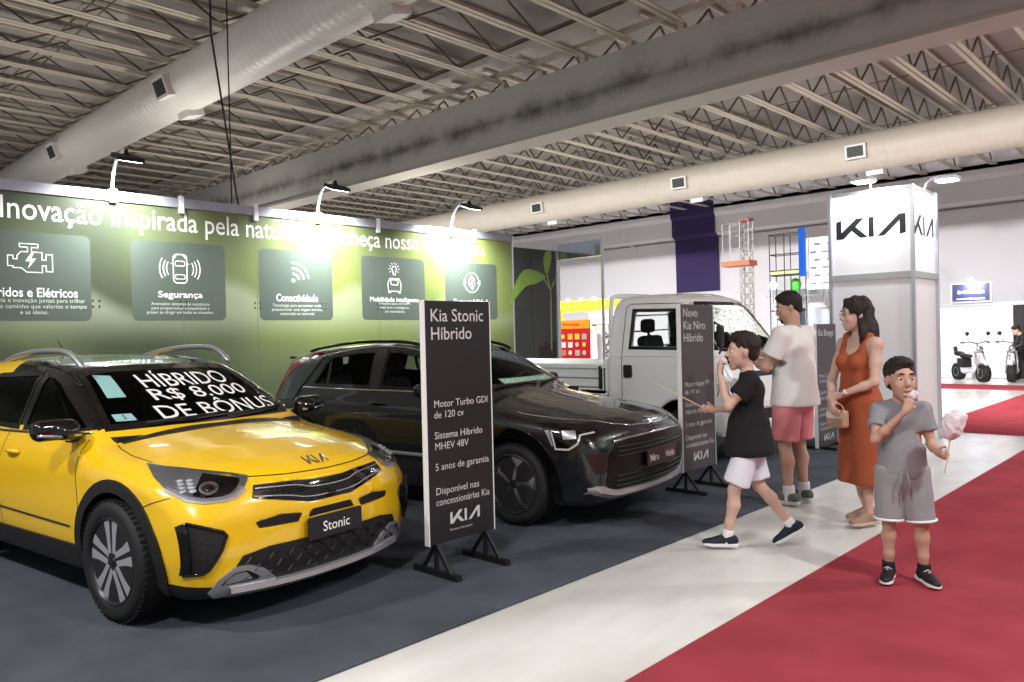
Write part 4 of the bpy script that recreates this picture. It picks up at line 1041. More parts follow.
# ================================================================= dark crossover
def build_dark():
    t = thing('crossover_suv', 'dark graphite crossover with chrome window line, parked behind the tall charcoal banner', 'car', (-5.60, 5.02, 0), RAD(7.3)); t.scale = (.95,) * 3
    prof = [(1.9, .20), (2.10, .20), (2.20, .25), (2.235, .34), (2.25, .50), (2.26, .66), (2.25, .78), (2.20, .85), (2.10, .895), (1.9, .935), (1.6, .985), (1.3, 1.03), (1.12, 1.06),
            (.98, 1.10), (.70, 1.25), (.44, 1.385), (.22, 1.475), (0, 1.52), (-.3, 1.545), (-.7, 1.545), (-1.1, 1.52), (-1.5, 1.475), (-1.86, 1.42), (-1.95, 1.385), (-1.93, 1.36), (-2.0, 1.20), (-2.08, 1.05), (-2.10, .95), (-2.14, .75), (-2.16, .5), (-2.1, .3), (-1.95, .24), (-1.5, .21), (0, .2)]
    plan = sm_interp([(-2.3, .76), (-2.05, .82), (-1.7, .89), (-1.1, .91), (1.4, .91), (1.8, .89), (2.05, .86), (2.3, .79)], -2.6, 2.8, .12)
    sec = sm_interp([(.1, -.07), (.25, -.045), (.42, -.012), (.58, 0), (.72, -.002), (.84, -.008), (.94, -.035), (1.02, -.075), (1.07, -.095), (1.35, -.21), (1.54, -.31)], 0, 1.9, .05)
    sf = lambda Z: np.interp(Z, [.2, .45, .66, .84, .98, 1.08, 1.5], [.17, .15, .16, .26, .20, .14, .12])
    sr = lambda Z: np.interp(Z, [.2, .7, 1.0, 1.45], [.18, .20, .20, .14])
    crown = lambda X: np.interp(X, [-1.5, .2, .9, 1.1, 2.0], [.05, .05, .05, .07, .06])
    B = Body(prof, plan, sec, (-2.26, -1.04, .12), (2.36, 1.04, 1.64), .022, sf, sr, crown, k=.085)
    B.finish0(); BODIES['dark'] = (B, t)

    xf, xr, zw = 1.36, -1.36, .345
    for x in (xf, xr): B.wheel_well(x, zw, .39)
    win_f = [(.86, 1.095), (.60, 1.25), (.36, 1.365), (.13, 1.425), (-.12, 1.465), (-.30, 1.47), (-.27, 1.095)]
    win_r = [(-.40, 1.095), (-.45, 1.468), (-.70, 1.462), (-1.05, 1.42), (-1.12, 1.405), (-1.30, 1.10)]
    B.cabin(-1.9, 1.0, .42, .055)
    for q in (win_f, win_r): B.hole_side(inset(q, .03))
    ws = [(-.70, 1.085), (-.66, 1.16), (-.56, 1.43), (-.5, 1.455), (-.3, 1.475), (.3, 1.475), (.5, 1.455), (.56, 1.43), (.66, 1.16), (.70, 1.085), (.3, 1.10), (-.3, 1.10)]
    B.hole_front(inset(ws, -.03) if False else inset(ws, .03)); B.hole_front([(-.48, 1.2), (.48, 1.2), (.42, 1.36), (-.42, 1.36)], sgn=-1)
    P = mat('graphite_paint', (40, 42, 44), 0.25, metal=.55, coat=1.0)
    b = B.mesh('body_shell', [P, M_GLOSSB, M_INT, M_PLAS], lambda c, f0: 2 if f0 < -.03 else (3 if c[2] < .25 else 0), t)
    for q in (win_f, win_r):
        B.patch('window_frame', [Sd(q), Sd(inset(q, .03))], (0, -1, 0), M_GLOSSB, .003, .02, parent=t)
        B.patch('side_window', [Sd(inset(q, .026))], (0, -1, 0), M_CLEAR, -.003, 0, parent=t)
    B.patch('window_divider', [Sd([(-1.03, 1.10), (-1.06, 1.10), (-1.10, 1.40), (-1.07, 1.41)])], (0, -1, 0), M_GLOSSB, .004, .01, parent=t)
    B.patch('door_pillar', [Sd([(-.28, 1.08), (-.40, 1.08), (-.45, 1.47), (-.30, 1.475)])], (0, -1, 0), P, .008, .02, parent=t)
    B.ribbon('window_chrome', [Sd(smoothline([(.92, 1.075), (.60, 1.285), (.36, 1.395), (.13, 1.45), (-.12, 1.487), (-.45, 1.495), (-.80, 1.475), (-1.12, 1.425)], 3))], .022, (0, -1, 0), M_CHROME, .006, t, rnd_=.004)
    B.ribbon('belt_chrome', [Sd([(.86, 1.078), (.3, 1.078), (-.3, 1.08), (-1.42, 1.085)])], .014, (0, -1, 0), M_CHROME, .006, t, rnd_=.003)
    B.patch('rear_pillar_blade', [Sd([(-1.22, 1.40), (-1.33, 1.25), (-1.47, 1.07), (-1.52, .95), (-1.85, .95), (-1.93, 1.10), (-1.72, 1.30), (-1.45, 1.42)])], (0, -1, 0), mat('blade_paint', (50, 54, 58), .3, metal=.5, coat=.8), .010, .02, parent=t)
    B.ribbon('blade_gap', [Sd([(-1.18, 1.42), (-1.30, 1.25), (-1.44, 1.07), (-1.49, .9), (-1.49, .78)])], .02, (0, -1, 0), M_BLACK, .002, t)
    for sg in (-1, 1):
        tl = [(-1.42, 1.44), (-1.55, 1.40), (-1.78, 1.26), (-1.96, 1.06), (-2.02, .92), (-2.08, .95), (-2.0, 1.12), (-1.90, 1.26), (-1.75, 1.37), (-1.60, 1.44)]
        B.patch('tail_lamp', [[(x, sg * 1.2, z) for x, z in tl]], (-.25, sg * 1, 0), M_REDL, .014, .02, parent=t, mirror=False)
    B.patch('windscreen', [Fr(ws, 2.4)], (1, 0, 0), M_CLEAR, .0015, 0, parent=t, mirror=False)
    wb = B.patch('windscreen_border', [Fr(ws, 2.4), Fr(inset(ws, .04), 2.4)], (1, 0, 0), M_GLOSSB, .003, .012, parent=t, mirror=False)[0]
    B.patch('windscreen_banner', [Fr([(-.35, 1.13), (.52, 1.13), (.50, 1.175), (-.34, 1.175)], 2.4)], (1, 0, 0), mat('pale_green_film', (120, 168, 146), .4), .005, 0, parent=wb, mirror=False)
    B.write('windscreen_writing', fit2d(text2d('DESCONTO DE FÁBRICA', 1, bold=.01), w=.80, h=.034, x0=-.32, y0=1.136), (1, 0, 0), (0, 1, 0), (0, 0, 1), (2.4, 0, 0), M_TXT, .008, wb)
    MB().box((-1.99, -.52, 1.375), (-1.80, .52, 1.40)).build('roof_spoiler', P, t)
    for a, c in ((-.5, .1), (.1, .62)):
        h1, n1 = B.hit((2.3, a, 1.10), (1, 0, 0)); h2, n2 = B.hit((2.3, c, 1.12), (1, 0, 0)); MB().tube([h1 + n1 * .02, (h1 + h2) / 2 + n1 * .024, h2 + n2 * .02], .009, 6).build('wiper', M_PLAS, t, True)
    for sg in (-1, 1):
        pts = smoothline([(-1.62, .53 * sg, 1.455), (-1.35, .55 * sg, 1.50), (-.8, .57 * sg, 1.545), (-.2, .57 * sg, 1.542), (.16, .565 * sg, 1.49), (.30, .56 * sg, 1.44)], 6)
        MB().tube(pts, [.010] + [.017] * (len(pts) - 2) + [.010], 8).build('roof_rail', M_GLOSSB, t, True)
        h0 = []
        for x in (-.22, -1.12):
            h0, n0 = B.hit((x, sg * 1.2, .955), (0, sg, 0))
            MB().tube(bez(h0 + Vector((.10, 0, 0)), h0 + n0 * .055 + Vector((.08, 0, 0)), h0 + n0 * .055 - Vector((.08, 0, 0)), h0 - Vector((.10, 0, 0)), 10), .013, 8).build('door_handle', P, t, True)
        S = Sdf((.2, -1.16, .95), (.85, -.68, 1.22), .012)
        S.box((.50, -.985, 1.11), (.06, .12, .06), .05, .02); S.cone((.55, -.95, 1.10), (.52, -.9, 1.10), .045, .05, .03); S.cone((.50, -.9, 1.07), (.54, -.78, 1.06), .026, .03, .02)
        o = S.mesh('side_mirror', M_GLOSSB, t)
        if sg > 0:
            for v in o.data.vertices: v.co.y *= -1
            o.data.flip_normals()
        MB().tube([(.57, sg * .90, 1.075), (.565, sg * 1.0, 1.08), (.53, sg * 1.09, 1.09)], .012, 8).build('mirror_trim', M_CHROME, o, True)
    for x in (xf, xr):
        o = [(x + .47 * math.cos(RAD(a)), zw + .47 * math.sin(RAD(a))) for a in range(-22, 203, 9)]; i_ = [(x + .39 * math.cos(RAD(a)), zw + .39 * math.sin(RAD(a))) for a in range(202, -23, -9)]
        B.patch('arch_cladding', [Sd(o + i_)], (0, -1, 0), M_GLOSSB, .010, .03, parent=t)
    B.patch('sill_cladding', [Sd([(.98, .20), (.95, .40), (.9, .45), (-.9, .45), (-.95, .40), (-.98, .20), (0, .17)])], (0, -1, 0), M_PLAS, .012, .02, parent=t)
    B.ribbon('sill_strip', [Sd([(.90, .525), (.4, .520), (-.86, .520)])], .032, (0, -1, 0), M_SILVER, .010, t, rnd_=.004)
    B.ribbon('panel_gap', [Sd([(.92, .45), (.95, .68), (.88, 1.06)]), Sd([(-.34, .45), (-.36, .75), (-.34, 1.06)]), Sd([(-.93, .60), (-1.22, .82), (-1.42, 1.07)])], .007, (0, -1, 0), M_BLACK, .001, t)
    # front: clamshell line, lamps, grille
    cl_ = [(1.35, -.80, .92), (1.48, -.79, .908), (1.75, -.735, .885), (1.98, -.60, .865), (2.10, -.50, .832), (2.17, -.36, .812), (2.21, -.12, .808), (2.22, 0, .808)]
    B.ribbon('bonnet_line', [cl_ + [(x, -y, z) for x, y, z in reversed(cl_[:-1])]], .013, (1, 0, .6), M_CHROME, .004, t, mirror=False, rnd_=.004)
    B.write('badge', fit2d(KIA2D, w=.17, h=.038, cx=0, cy=.872), (1, 0, .5), (0, 1, 0), (0, 0, 1), (2.2, 0, 0), M_CHROME, .006, t)
    def fx(y, z): return B.hit((2.4, y, z), (1, 0, 0))[0].x
    for sg in (-1, 1):
        d = (1, sg * .8, .1)
        H = [(x, sg * y, z) for x, y, z in ((1.60, .85, .862), (1.80, .78, .862), (1.995, .65, .845), (2.06, .66, .77), (2.05, .70, .735), (1.97, .80, .71), (1.91, .84, .65), (1.80, .87, .645), (1.72, .87, .72))]
        hl = B.patch('head_lamp', [H], d, M_GLOSSB, .004, .01, sp=.03, parent=t, mirror=False)[0]
        L = [(x, sg * y, z) for x, y, z in ((1.752, .878, .80), (1.801, .886, .668), (1.905, .867, .668), (1.957, .837, .712), (1.957, .801, .775), (2.03, .70, .79))]
        B.ribbon('running_light', [L], .016, d, mat('drl_white', (178, 180, 184), .2) if 'drl_white' not in bpy.data.materials else bpy.data.materials['drl_white'], .010, hl, mirror=False)
        B.patch('reflector_cell', [[(1.84, sg * .86, .81), (1.94, sg * .82, .81), (1.94, sg * .83, .75), (1.85, sg * .865, .745)]], d, M_SILVER, .008, 0, sp=.03, parent=hl, mirror=False)
        B.patch('lamp_accent', [[(1.69, sg * .88, .81), (1.73, sg * .878, .81), (1.775, sg * .885, .69), (1.76, sg * .885, .69)]], d, M_SILVER, .008, 0, sp=.03, parent=hl, mirror=False)
    gr = [(-.64, .30), (.64, .30), (.70, .40), (.68, .62), (.60, .70), (.35, .735), (-.35, .735), (-.60, .70), (-.68, .62), (-.70, .40)]
    gp = B.patch('grille', [Fr(gr, 2.4)], (1, 0, 0), mat('grille_black', (14, 14, 15), .35, spec=.3), .004, .02, parent=t, mirror=False)[0]
    B.ribbon('grille_chrome', [Fr([(-.62, .715), (-.45, .735), (-.2, .742), (.2, .742), (.45, .735), (.62, .715)], 2.4)], .018, (1, 0, 0), M_CHROME, .008, gp, mirror=False, rnd_=.006)
    g = MB()
    for z in (.36, .40, .44, .60, .635, .67):
        g.tube([(fx(y, z) + .008, y, z) for y in np.linspace(-.60, .60, 15)], .007, 5)
    g.build('grille_bars', M_MESH, gp)
    px = fx(0, .53)
    pl = MB().rbox((-.27, -.068, 0), (.27, .068, .014), .008, Matrix.Translation((px + .02, 0.02, .535)) @ Matrix(((0, 0, 1, 0), (1, 0, 0, 0), (0, 1, 0, 0), (0, 0, 0, 1)))).build('number_plate', mat('plate_wine', (58, 22, 26), .4), t)
    plaque('plate_writing', fit2d(text2d('Niro', 1, bold=.01), h=.06, cx=-.13, cy=.535), (px + .036, 0, 0), (0, 1, 0), (0, 0, 1), M_TXT, pl)
    plaque('plate_writing', fit2d(text2d('Híbrido', 1, bold=.01), w=.17, h=.055, cx=.16, cy=.535), (px + .036, 0, 0), (0, 1, 0), (0, 0, 1), M_TXT, pl)
    V = []; F = []
    ys = np.linspace(-.83, .83, 33)
    for i, y in enumerate(ys):
        a = abs(y); z0 = .275 + (.06 * max(0, (a - .6) / .23)); hh = .055 if a < .6 else .055 + .03 * (a - .6) / .23 - (.045 * max(0, (a - .76) / .07)); X = fx(y, .36) + .014
        V += [(X - .02, y, z0 + hh), (X, y, z0 + hh - .008), (X + .002, y, z0 + .01), (X - .04, y, z0 - .02)]
        if i: F += [(4 * (i - 1) + k, 4 * i + k, 4 * i + k + 1, 4 * (i - 1) + k + 1) for k in range(3)]
    mk('bumper_lip', V, F, M_SILVER, t, 40)
    for x in (xf, xr):
        for sg in (-1, 1): wheel(t, x, sg * .885, zw, .245, .21, ('geo', 5, .1), M_RIMS, M_RIMD)
    for y in (-.38, .38): seat(t, -.15, y, .46, 1.02); seat(t, -1.02, y, .48, 1.02)
    steering(t, .50, .38, .98)
    MB().prism([(.35, .62), (1.0, .62), (1.05, 1.05), (.66, 1.05), (.50, 1.0), (.42, .85)], -.70, .70, Matrix(((1, 0, 0, 0), (0, 0, -1, 0), (0, 1, 0, 0), (0, 0, 0, 1)))).build('dashboard', M_INT, t)
    return B, t
build_dark()
# ================================================================= white light truck
def build_truck():
    t = thing('cab_over_truck', 'white light truck with open load bed and writing on its windscreen', 'truck', (-7.50, 8.42, 0), 0.0); t.scale = (1.0, 1.0, 1.0)
    prof = [(2.0, .42), (3.3, .32), (3.52, .34), (3.56, .42), (3.57, .62), (3.56, .85), (3.53, 1.02), (3.46, 1.16), (3.38, 1.28), (3.12, 1.62), (2.98, 1.79), (2.86, 1.90), (2.70, 1.955), (2.4, 1.97), (2.1, 1.965), (1.97, 1.93), (1.93, 1.83), (1.92, 1.2), (1.92, .6)]
    plan = sm_interp([(1.5, .86), (3.2, .865), (3.45, .82), (3.7, .72)], 1.2, 4, .1)
    sec = sm_interp([(.2, -.04), (.5, 0), (1.15, 0), (1.3, -.02), (1.8, -.10), (1.97, -.16)], 0, 2.3, .06)
    B = Body(prof, plan, sec, (1.8, -1.0, .24), (3.68, 1.0, 2.06), .022, lambda Z: .12 + 0 * Z, lambda Z: .0 * Z, lambda X: .05 + 0 * X, k=.10)
    B.finish0(); BODIES['truck'] = (B, t)
    xf = 2.86; B.wheel_well(xf, .33, .40, .45); B.cabin(2.0, 3.42, .55, .05)
    wf = [(3.27, 1.28), (3.02, 1.63), (2.90, 1.76), (2.16, 1.78), (2.14, 1.30)]
    B.hole_side(inset(wf, .04))
    ws = [(-.72, 1.27), (-.68, 1.45), (-.61, 1.80), (-.55, 1.84), (.55, 1.84), (.61, 1.80), (.68, 1.45), (.72, 1.27), (.4, 1.24), (-.4, 1.24)]
    B.hole_front(inset(ws, .04)); 
    d = np.maximum(sd_poly2(B.Y, B.Z, [(-.6, 1.35), (.6, 1.35), (.55, 1.75), (-.55, 1.75)]), B.X - 2.2); B.carve(d)
    W = mat('white_truck_paint', (238, 240, 242), .25, coat=1.0)
    B.mesh('cab_shell', [W, M_INT], lambda c, f0: 1 if f0 < -.03 else 0, t)
    B.patch('window_frame', [Sd(wf), Sd(inset(wf, .035))], (0, -1, 0), M_GLOSSB, .004, .02, parent=t)
    B.patch('side_window', [Sd(inset(wf, .03))], (0, -1, 0), M_CLEAR, -.003, 0, parent=t)
    MB().box((2.13, -.60, 1.34), (2.135, .6, 1.76)) if False else None
    B.patch('windscreen', [Fr(ws, 3.8)], (1, 0, 0), M_CLEAR, .0015, 0, parent=t, mirror=False)
    wb = B.patch('windscreen_border', [Fr(ws, 3.8), Fr(inset(ws, .035), 3.8)], (1, 0, 0), M_GLOSSB, .004, .012, parent=t, mirror=False)[0]
    for s, x0, w, y0, h in (('DESCONTO', -.55, 1.02, 1.60, .14), ('R$ 15.000', -.40, .86, 1.41, .13)):
        B.write('windscreen_writing', fit2d(text2d(s, 1, bold=.015), w=w, h=h, x0=x0, y0=y0), (1, 0, 0), (0, 1, 0), (0, 0, 1), (3.8, 0, 0), M_TXT, .008, wb)
    for a, c in ((-.55, .0), (.05, .6)):
        h1, n1 = B.hit((4, a, 1.28), (1, 0, 0)); h2, n2 = B.hit((4, c, 1.31), (1, 0, 0)); MB().tube([h1 + n1 * .03, (h1 + h2) / 2 + n1 * .035, h2 + n2 * .03], .012, 6).build('wiper', M_BLACK, t, True)
    # doors
    B.ribbon('door_gap', [Sd([(2.05, .60), (2.05, 1.25), (2.07, 1.80), (2.12, 1.84), (2.92, 1.82), (3.1, 1.64), (3.34, 1.28), (3.36, .95), (3.30, .78)])], .010, (0, -1, 0), M_BLACK, .001, t)
    B.ribbon('crease', [Sd([(1.95, 1.22), (3.4, 1.22)])], .012, (0, -1, 0), W, .003, t, rnd_=.004)
    for sg in (-1, 1):
        h0, n0 = B.hit((2.13, sg * 1.2, 1.04), (0, sg, 0))
        MB().rbox((2.085, -.075, 0), (2.20, .075, .02), .02, Matrix.Translation((0, h0.y - (0 if sg > 0 else .0), 1.04)) @ Matrix(((1, 0, 0, 0), (0, 0, sg * 1.0, 0), (0, 1, 0, 0), (0, 0, 0, 1)))).build('door_handle', M_BLACK, t)
        # mirrors on arms
        ar = MB(); ar.tube([(3.22, sg * .84, 1.62), (3.40, sg * .93, 1.55)], .012, 6); ar.tube([(3.34, sg * .85, 1.25), (3.42, sg * .95, 1.32)], .012, 6)
        a = ar.build('mirror_arm', M_BLACK, t); mm = Sdf((3.3, .8, 1.2), (3.55, 1.15, 1.68), .015); mm.box((3.42, .97, 1.44), (.03, .055, .12), .025)
        o = mm.mesh('mirror_head', M_BLACK, t)
        if sg < 0:
            for v in o.data.vertices: v.co.y *= -1
            o.data.flip_normals()
    # front face
    def fx(y, z): return B.hit((4, y, z), (1, 0, 0))[0].x
    B.patch('front_slot', [Fr([(-.50, .98), (.50, .98), (.46, 1.04), (-.46, 1.04)], 3.8)], (1, 0, 0), M_BLACK, .003, .01, parent=t, mirror=False)
    B.patch('front_slot', [Fr([(-.40, .50), (.40, .50), (.44, .62), (-.44, .62)], 3.8)], (1, 0, 0), M_BLACK, .003, .01, parent=t, mirror=False)
    B.patch('bumper', [Fr([(-.80, .36), (.80, .36), (.82, .72), (-.82, .72)], 3.8), Fr([(-.42, .48), (.42, .48), (.46, .64), (-.46, .64)], 3.8)], (1, 0, 0), W, .025, .04, parent=t, mirror=False)
    B.write('badge', fit2d(KIA2D, w=.26, h=.06, cx=0, cy=1.10), (1, 0, 0), (0, 1, 0), (0, 0, 1), (3.8, 0, 0), M_CHROME, .008, t)
    for sg in (-1, 1):
        hl = B.patch('head_lamp', [Fr([(sg * .50, .78), (sg * .78, .76), (sg * .79, .93), (sg * .74, .98), (sg * .50, .93)], 3.8)], (1, 0, 0), M_SILVER, .006, .01, parent=t, mirror=False)[0]
        MB().lathe([(.06, 0), (.06, .012), (0, .02)], 20, Matrix.Translation((fx(sg * .63, .86) + .006, sg * .63, .86)) @ Matrix.Rotation(PI / 2, 4, 'Y')).build('reflector', M_CHROME, hl, 40)
        B.patch('fog_recess', [Fr([(sg * .52, .46), (sg * .72, .46), (sg * .74, .58), (sg * .54, .60)], 3.8)], (1, 0, 0), M_BLACK, .030, .0, parent=t, mirror=False)
        B.patch('corner_lamp', [[(3.3, sg * 1, .84), (3.42, sg * 1, .84), (3.42, sg * 1, .95), (3.3, sg * 1, .92)]], (0, sg, 0), mat('amber_lens', (200, 190, 176), .15) if 'amber_lens' not in bpy.data.materials else bpy.data.materials['amber_lens'], .004, .01, parent=t, mirror=False)
    # bed, chassis, guard frame
    bd_ = MB(); bd_.box((-1.45, -.86, .74), (1.82, .86, .80)); o = bd_.build('bed_floor', W, t)
    for sg in (-1, 1):
        s_ = MB(); y0, y1 = (sg * .86, sg * .825); s_.box((-1.45, min(y0, y1), .76), (1.80, max(y0, y1), 1.09))
        s_.box((-1.45, min(sg * .885, sg * .82), 1.07), (1.82, max(sg * .885, sg * .82), 1.12))
        sb = s_.build('side_board', W, t)
        for x0, x1 in ((-1.38, -.35), (-.28, .72), (.79, 1.74)):
            for z0, z1 in ((.94, .955), (.83, .845)): MB().box((x0, sg * .862 - .004, z0), (x1, sg * .862 + .004, z1)).build('pressed_rib', mat('rib_grey', (120, 124, 126), .4) if 'rib_grey' not in bpy.data.materials else bpy.data.materials['rib_grey'], sb)
        MB().box((1.72, sg * .875 - .012, .82), (1.76, sg * .875 + .012, 1.10)).build('latch', M_BLACK, sb)
        g = MB(); g.tube(smoothline([(1.86, sg * .80, .80), (1.86, sg * .80, 1.60), (1.86, sg * .78, 1.84), (1.86, sg * .68, 1.94), (1.86, 0, 1.955)], 6), .032, 10); g.build('guard_frame', W, t, True)
    MB().box((1.78, -.86, .78), (1.83, .86, 1.18)).build('front_board', W, t)
    MB().box((-1.48, -.86, .76), (-1.44, .86, 1.15)).build('tail_gate', W, t)
    for z in (1.30, 1.5, 1.7): MB().tube([(1.86, -.79, z), (1.86, .79, z)], .012, 6).build('guard_bar', W, t, True)
    c = MB()
    for sg in (-1, 1): c.box((-1.4, sg * .38 - .03, .52), (3.2, sg * .38 + .03, .68))
    for x in (-1.2, -.2, .9, 1.8): c.box((x, -.38, .55), (x + .06, .38, .65))
    c.build('chassis', M_BLACK, t)
    MB().rbox((.95, -.84, .40), (1.55, -.48, .70), .05).build('fuel_tank', M_BLACK, t)
    for sg in (-1, 1):
        MB().box((-.15, sg * .84 - .02, .66), (.95, sg * .84 + .02, .72)).build('mud_guard', M_BLACK, t)
        wheel(t, xf, sg * .80, .315, .19, .18, ('plain', 6, 0), M_SILVER, M_SILVER); wheel(t, .25, sg * .80, .315, .19, .2, ('plain', 6, 0), M_SILVER, M_SILVER)
    for y in (-.42, .40): seat(t, 2.50, y, .78, 1.0)
    steering(t, 3.0, .42, 1.22, .2)
    MB().prism([(3.0, .7), (3.40, .7), (3.40, 1.22), (3.15, 1.20), (3.05, 1.05)], -.72, .72, Matrix(((1, 0, 0, 0), (0, 0, -1, 0), (0, 1, 0, 0), (0, 0, 0, 1)))).build('dashboard', M_INT, t)
build_truck()

# ================================================================= tall banners on feet
def banner(x, y0, y1, z0, z1, rows, label, m, logo_w=.26):
    w = y1 - y0; t = thing('banner_stand', label, 'banner', (x, (y0 + y1) / 2, 0)); h = w / 2
    p = MB().box((-.018, -h, z0), (.018, h, z1)).build('banner_panel', m, t)
    for sg in (-1, 1): MB().box((-.021, sg * h - .004, z0 - .003), (.021, sg * h + .004, z1 + .003)).build('edge_strip', M_WHITE, t)
    for sg in (-1, 1):
        f = MB(); y = sg * (h - .07)
        f.box((-.21, y - .02, 0), (.21, y + .02, .035)); f.bar((0, y, .03), (0, y, z0 + .06), .025, .02); f.bar((-.13, y, .03), (0, y, z0), .02, .02); f.bar((.13, y, .03), (0, y, z0), .02, .02)
        f.build('foot', M_BLACK, t)
    H = z1 - z0
    for s, fr_, hh, x0, kind in rows:
        zc = z1 - fr_ * H
        if kind == 'logo': v = fit2d(KIA2D, w=logo_w, h=.078, cx=.02, cy=zc)
        else:
            v = text2d(s, 1, bold=.004 if kind == 'big' else 0); ys = [q[1] for q in text2d('H', 1)[0]]; k = hh / (max(ys) - min(ys))
            v = ([(a * k + x0 - h, b * k + zc - hh / 2) for a, b in v[0]], v[1])
            mx = max(q[0] for q in v[0])
            if mx > h - .04: f_ = (h - .04 - (x0 - h)) / (mx - (x0 - h)); v = ([((a - (x0 - h)) * f_ + (x0 - h), b) for a, b in v[0]], v[1])
        plaque('banner_logo' if kind == 'logo' else 'banner_text', v, (.0185, 0, 0), (0, 1, 0), (0, 0, 1), M_PRT, p)
    return t
M_PRT = mat('banner_print', (205, 202, 206), .5)
M_BN1 = mat('banner_shaded', (30, 28, 31), .42); M_BN2 = mat('banner_lit', (74, 70, 74), .40)  # same stock: near banner's shade and the others' light put into the colour
banner(-3.72, 3.07, 3.64, .20, 1.73, [('Kia Stonic', .06, .078, .045, 'big'), ('Híbrido', .135, .078, .045, 'big'), ('Motor Turbo GDI', .425, .044, .06, ''), ('de 120 cv', .47, .044, .06, ''), ('Sistema Híbrido', .555, .044, .06, ''), ('MHEV 48V', .60, .044, .06, ''),
    ('5 anos de garantia', .685, .044, .06, ''), ('Disponível nas', .785, .044, .06, ''), ('concessionárias Kia', .83, .044, .06, ''), ('', .905, 0, 0, 'logo'), ('Movement that inspires', .955, .014, .17, '')],
    'tall charcoal banner for the yellow car, nearest of the three banner stands', M_BN1)
banner(-3.80, 6.17, 6.77, .20, 1.75, [('Novo', .05, .078, .045, 'big'), ('Kia Niro', .125, .078, .045, 'big'), ('Híbrido', .20, .078, .045, 'big'), ('Motor Kappa FFI', .48, .044, .055, ''), ('de 141 cv', .525, .044, .055, ''), ('Sistema', .60, .044, .055, ''), ('Híbrido HEV', .645, .044, .055, ''),
    ('5 anos de garantia', .72, .044, .055, ''), ('Disponível nas', .80, .044, .055, ''), ('concessionárias Kia', .845, .044, .055, ''), ('', .92, 0, 0, 'logo')],
    'middle charcoal banner in front of the white truck, behind the boy in black', M_BN2, .26)
banner(-3.88, 9.42, 10.04, .02, 1.55, [('Kia Bongo', .07, .08, .045, 'big'), ('Motor 2.5', .42, .044, .055, ''), ('Turbodiesel', .465, .044, .055, ''), ('Capacidade', .555, .044, .055, ''), ('carga até 500 kg', .60, .044, .055, ''), ('5 anos de', .69, .044, .055, ''), ('garantia', .735, .044, .055, ''), ('Disponível nas', .81, .044, .055, ''), ('concessionárias Kia', .85, .044, .055, ''), ('', .925, 0, 0, 'logo')],
    'farthest banner stand, half hidden between the man and the woman', M_BN2, .3)
# ================================================================= people
def vec(*a): return np.array(a, float)
def nrm(v): return v / (np.linalg.norm(v) + 1e-12)
def rotv(v, ax, a):
    ax = nrm(ax); return v * math.cos(a) + np.cross(ax, v) * math.sin(a) + ax * ax.dot(v) * (1 - math.cos(a))
def cutlocal(S, p, n, R):
    p = np.array(p, float); n = nrm(np.array(n, float)); sl, (X, Y, Z) = S._box(p - R, p + R)
    dx, dy, dz = X - p[0], Y - p[1], Z - p[2]
    d = np.maximum(-(dx * n[0] + dy * n[1] + dz * n[2]), np.sqrt(dx * dx + dy * dy + dz * dz) - R)
    S._put(sl, d, .003, 'sub')
def headrot(yaw, pitch, roll=0):
    M = Matrix.Rotation(yaw, 3, 'Z') @ Matrix.Rotation(-pitch, 3, 'Y') @ Matrix.Rotation(roll, 3, 'X')
    return np.array(M)
def head_sdf(S, c, M, s, open_mouth=0.0, jaw=1.0, female=False):
    def P(x, y, z): return c + M @ (vec(x, y, z) * s)
    def e(p, r, k=.015, mode='add'): S.ell(P(*p), vec(*r) * s, k * s, mode, M)
    e((-.016, 0, .042), (.094, .076, .088)); e((.028, 0, -.015), (.064, .061, .085), .03); e((.034, 0, -.068), (.050, .047 * jaw, .040), .03)
    e((.064, 0, -.100 - .012 * open_mouth), (.020, .022 * jaw, .017), .025)
    S.cone(P(.086, 0, .016), P(.108, 0, -.026), .009 * s, .0125 * s, .012 * s); e((.098, 0, -.031), (.013, .018, .009), .008)
    for y in (-1, 1):
        e((-.004, y * .076, -.008), (.018, .008, .031), .006); e((-.012, y * .086, -.0), (.007, .006, .020), .006)
        e((.062, y * .036, -.030), (.020, .022, .022), .02); e((.096, y * .031, .006), (.011, .015, .0065), .008, 'sub')
    S.cone(P(.080, -.040, .030), P(.080, .040, .030), .011 * s, .011 * s, .014 * s)
    e((.090, 0, -.060), (.012, .024, .006), .006); e((.086, 0, -.072 - .014 * open_mouth), (.013, .021, .007), .006)
    if open_mouth: e((.098, 0, -.067 - .006 * open_mouth), (.02, .015, .009 * open_mouth), .004, 'sub')
    return P
def eyes(t, P, M, s, body, iris=(40, 26, 18), mouth_open=False):
    R = Matrix(M.tolist()).to_4x4()
    for y in (-1, 1):
        c = P(.0768, y * .031, .005); RM = Matrix.Translation(Vector(c)) @ R
        o = MB().lathe([(0, .0118 * s), (.0055 * s, .0106 * s), (.009 * s, .0075 * s), (.0112 * s, .003 * s), (.011 * s, -.004 * s), (0, -.0115 * s)], 16, RM @ Matrix.Rotation(PI / 2, 4, 'Y')).build('eye', M_EYE, body, True)
        MB().lathe([(0, .0128 * s), (.0045 * s, .0122 * s), (.0064 * s, .0104 * s), (.0060 * s, .008 * s)], 14, RM @ Matrix.Rotation(PI / 2, 4, 'Y')).build('iris', M_IRIS, o, True)
        pts = [P(.093, y * .013, .031), P(.098, y * .028, .037), P(.088, y * .047, .031)]
        MB().tube(pts, [.0025 * s, .0045 * s, .002 * s], 6).build('eyebrow', M_HAIR, body, True)
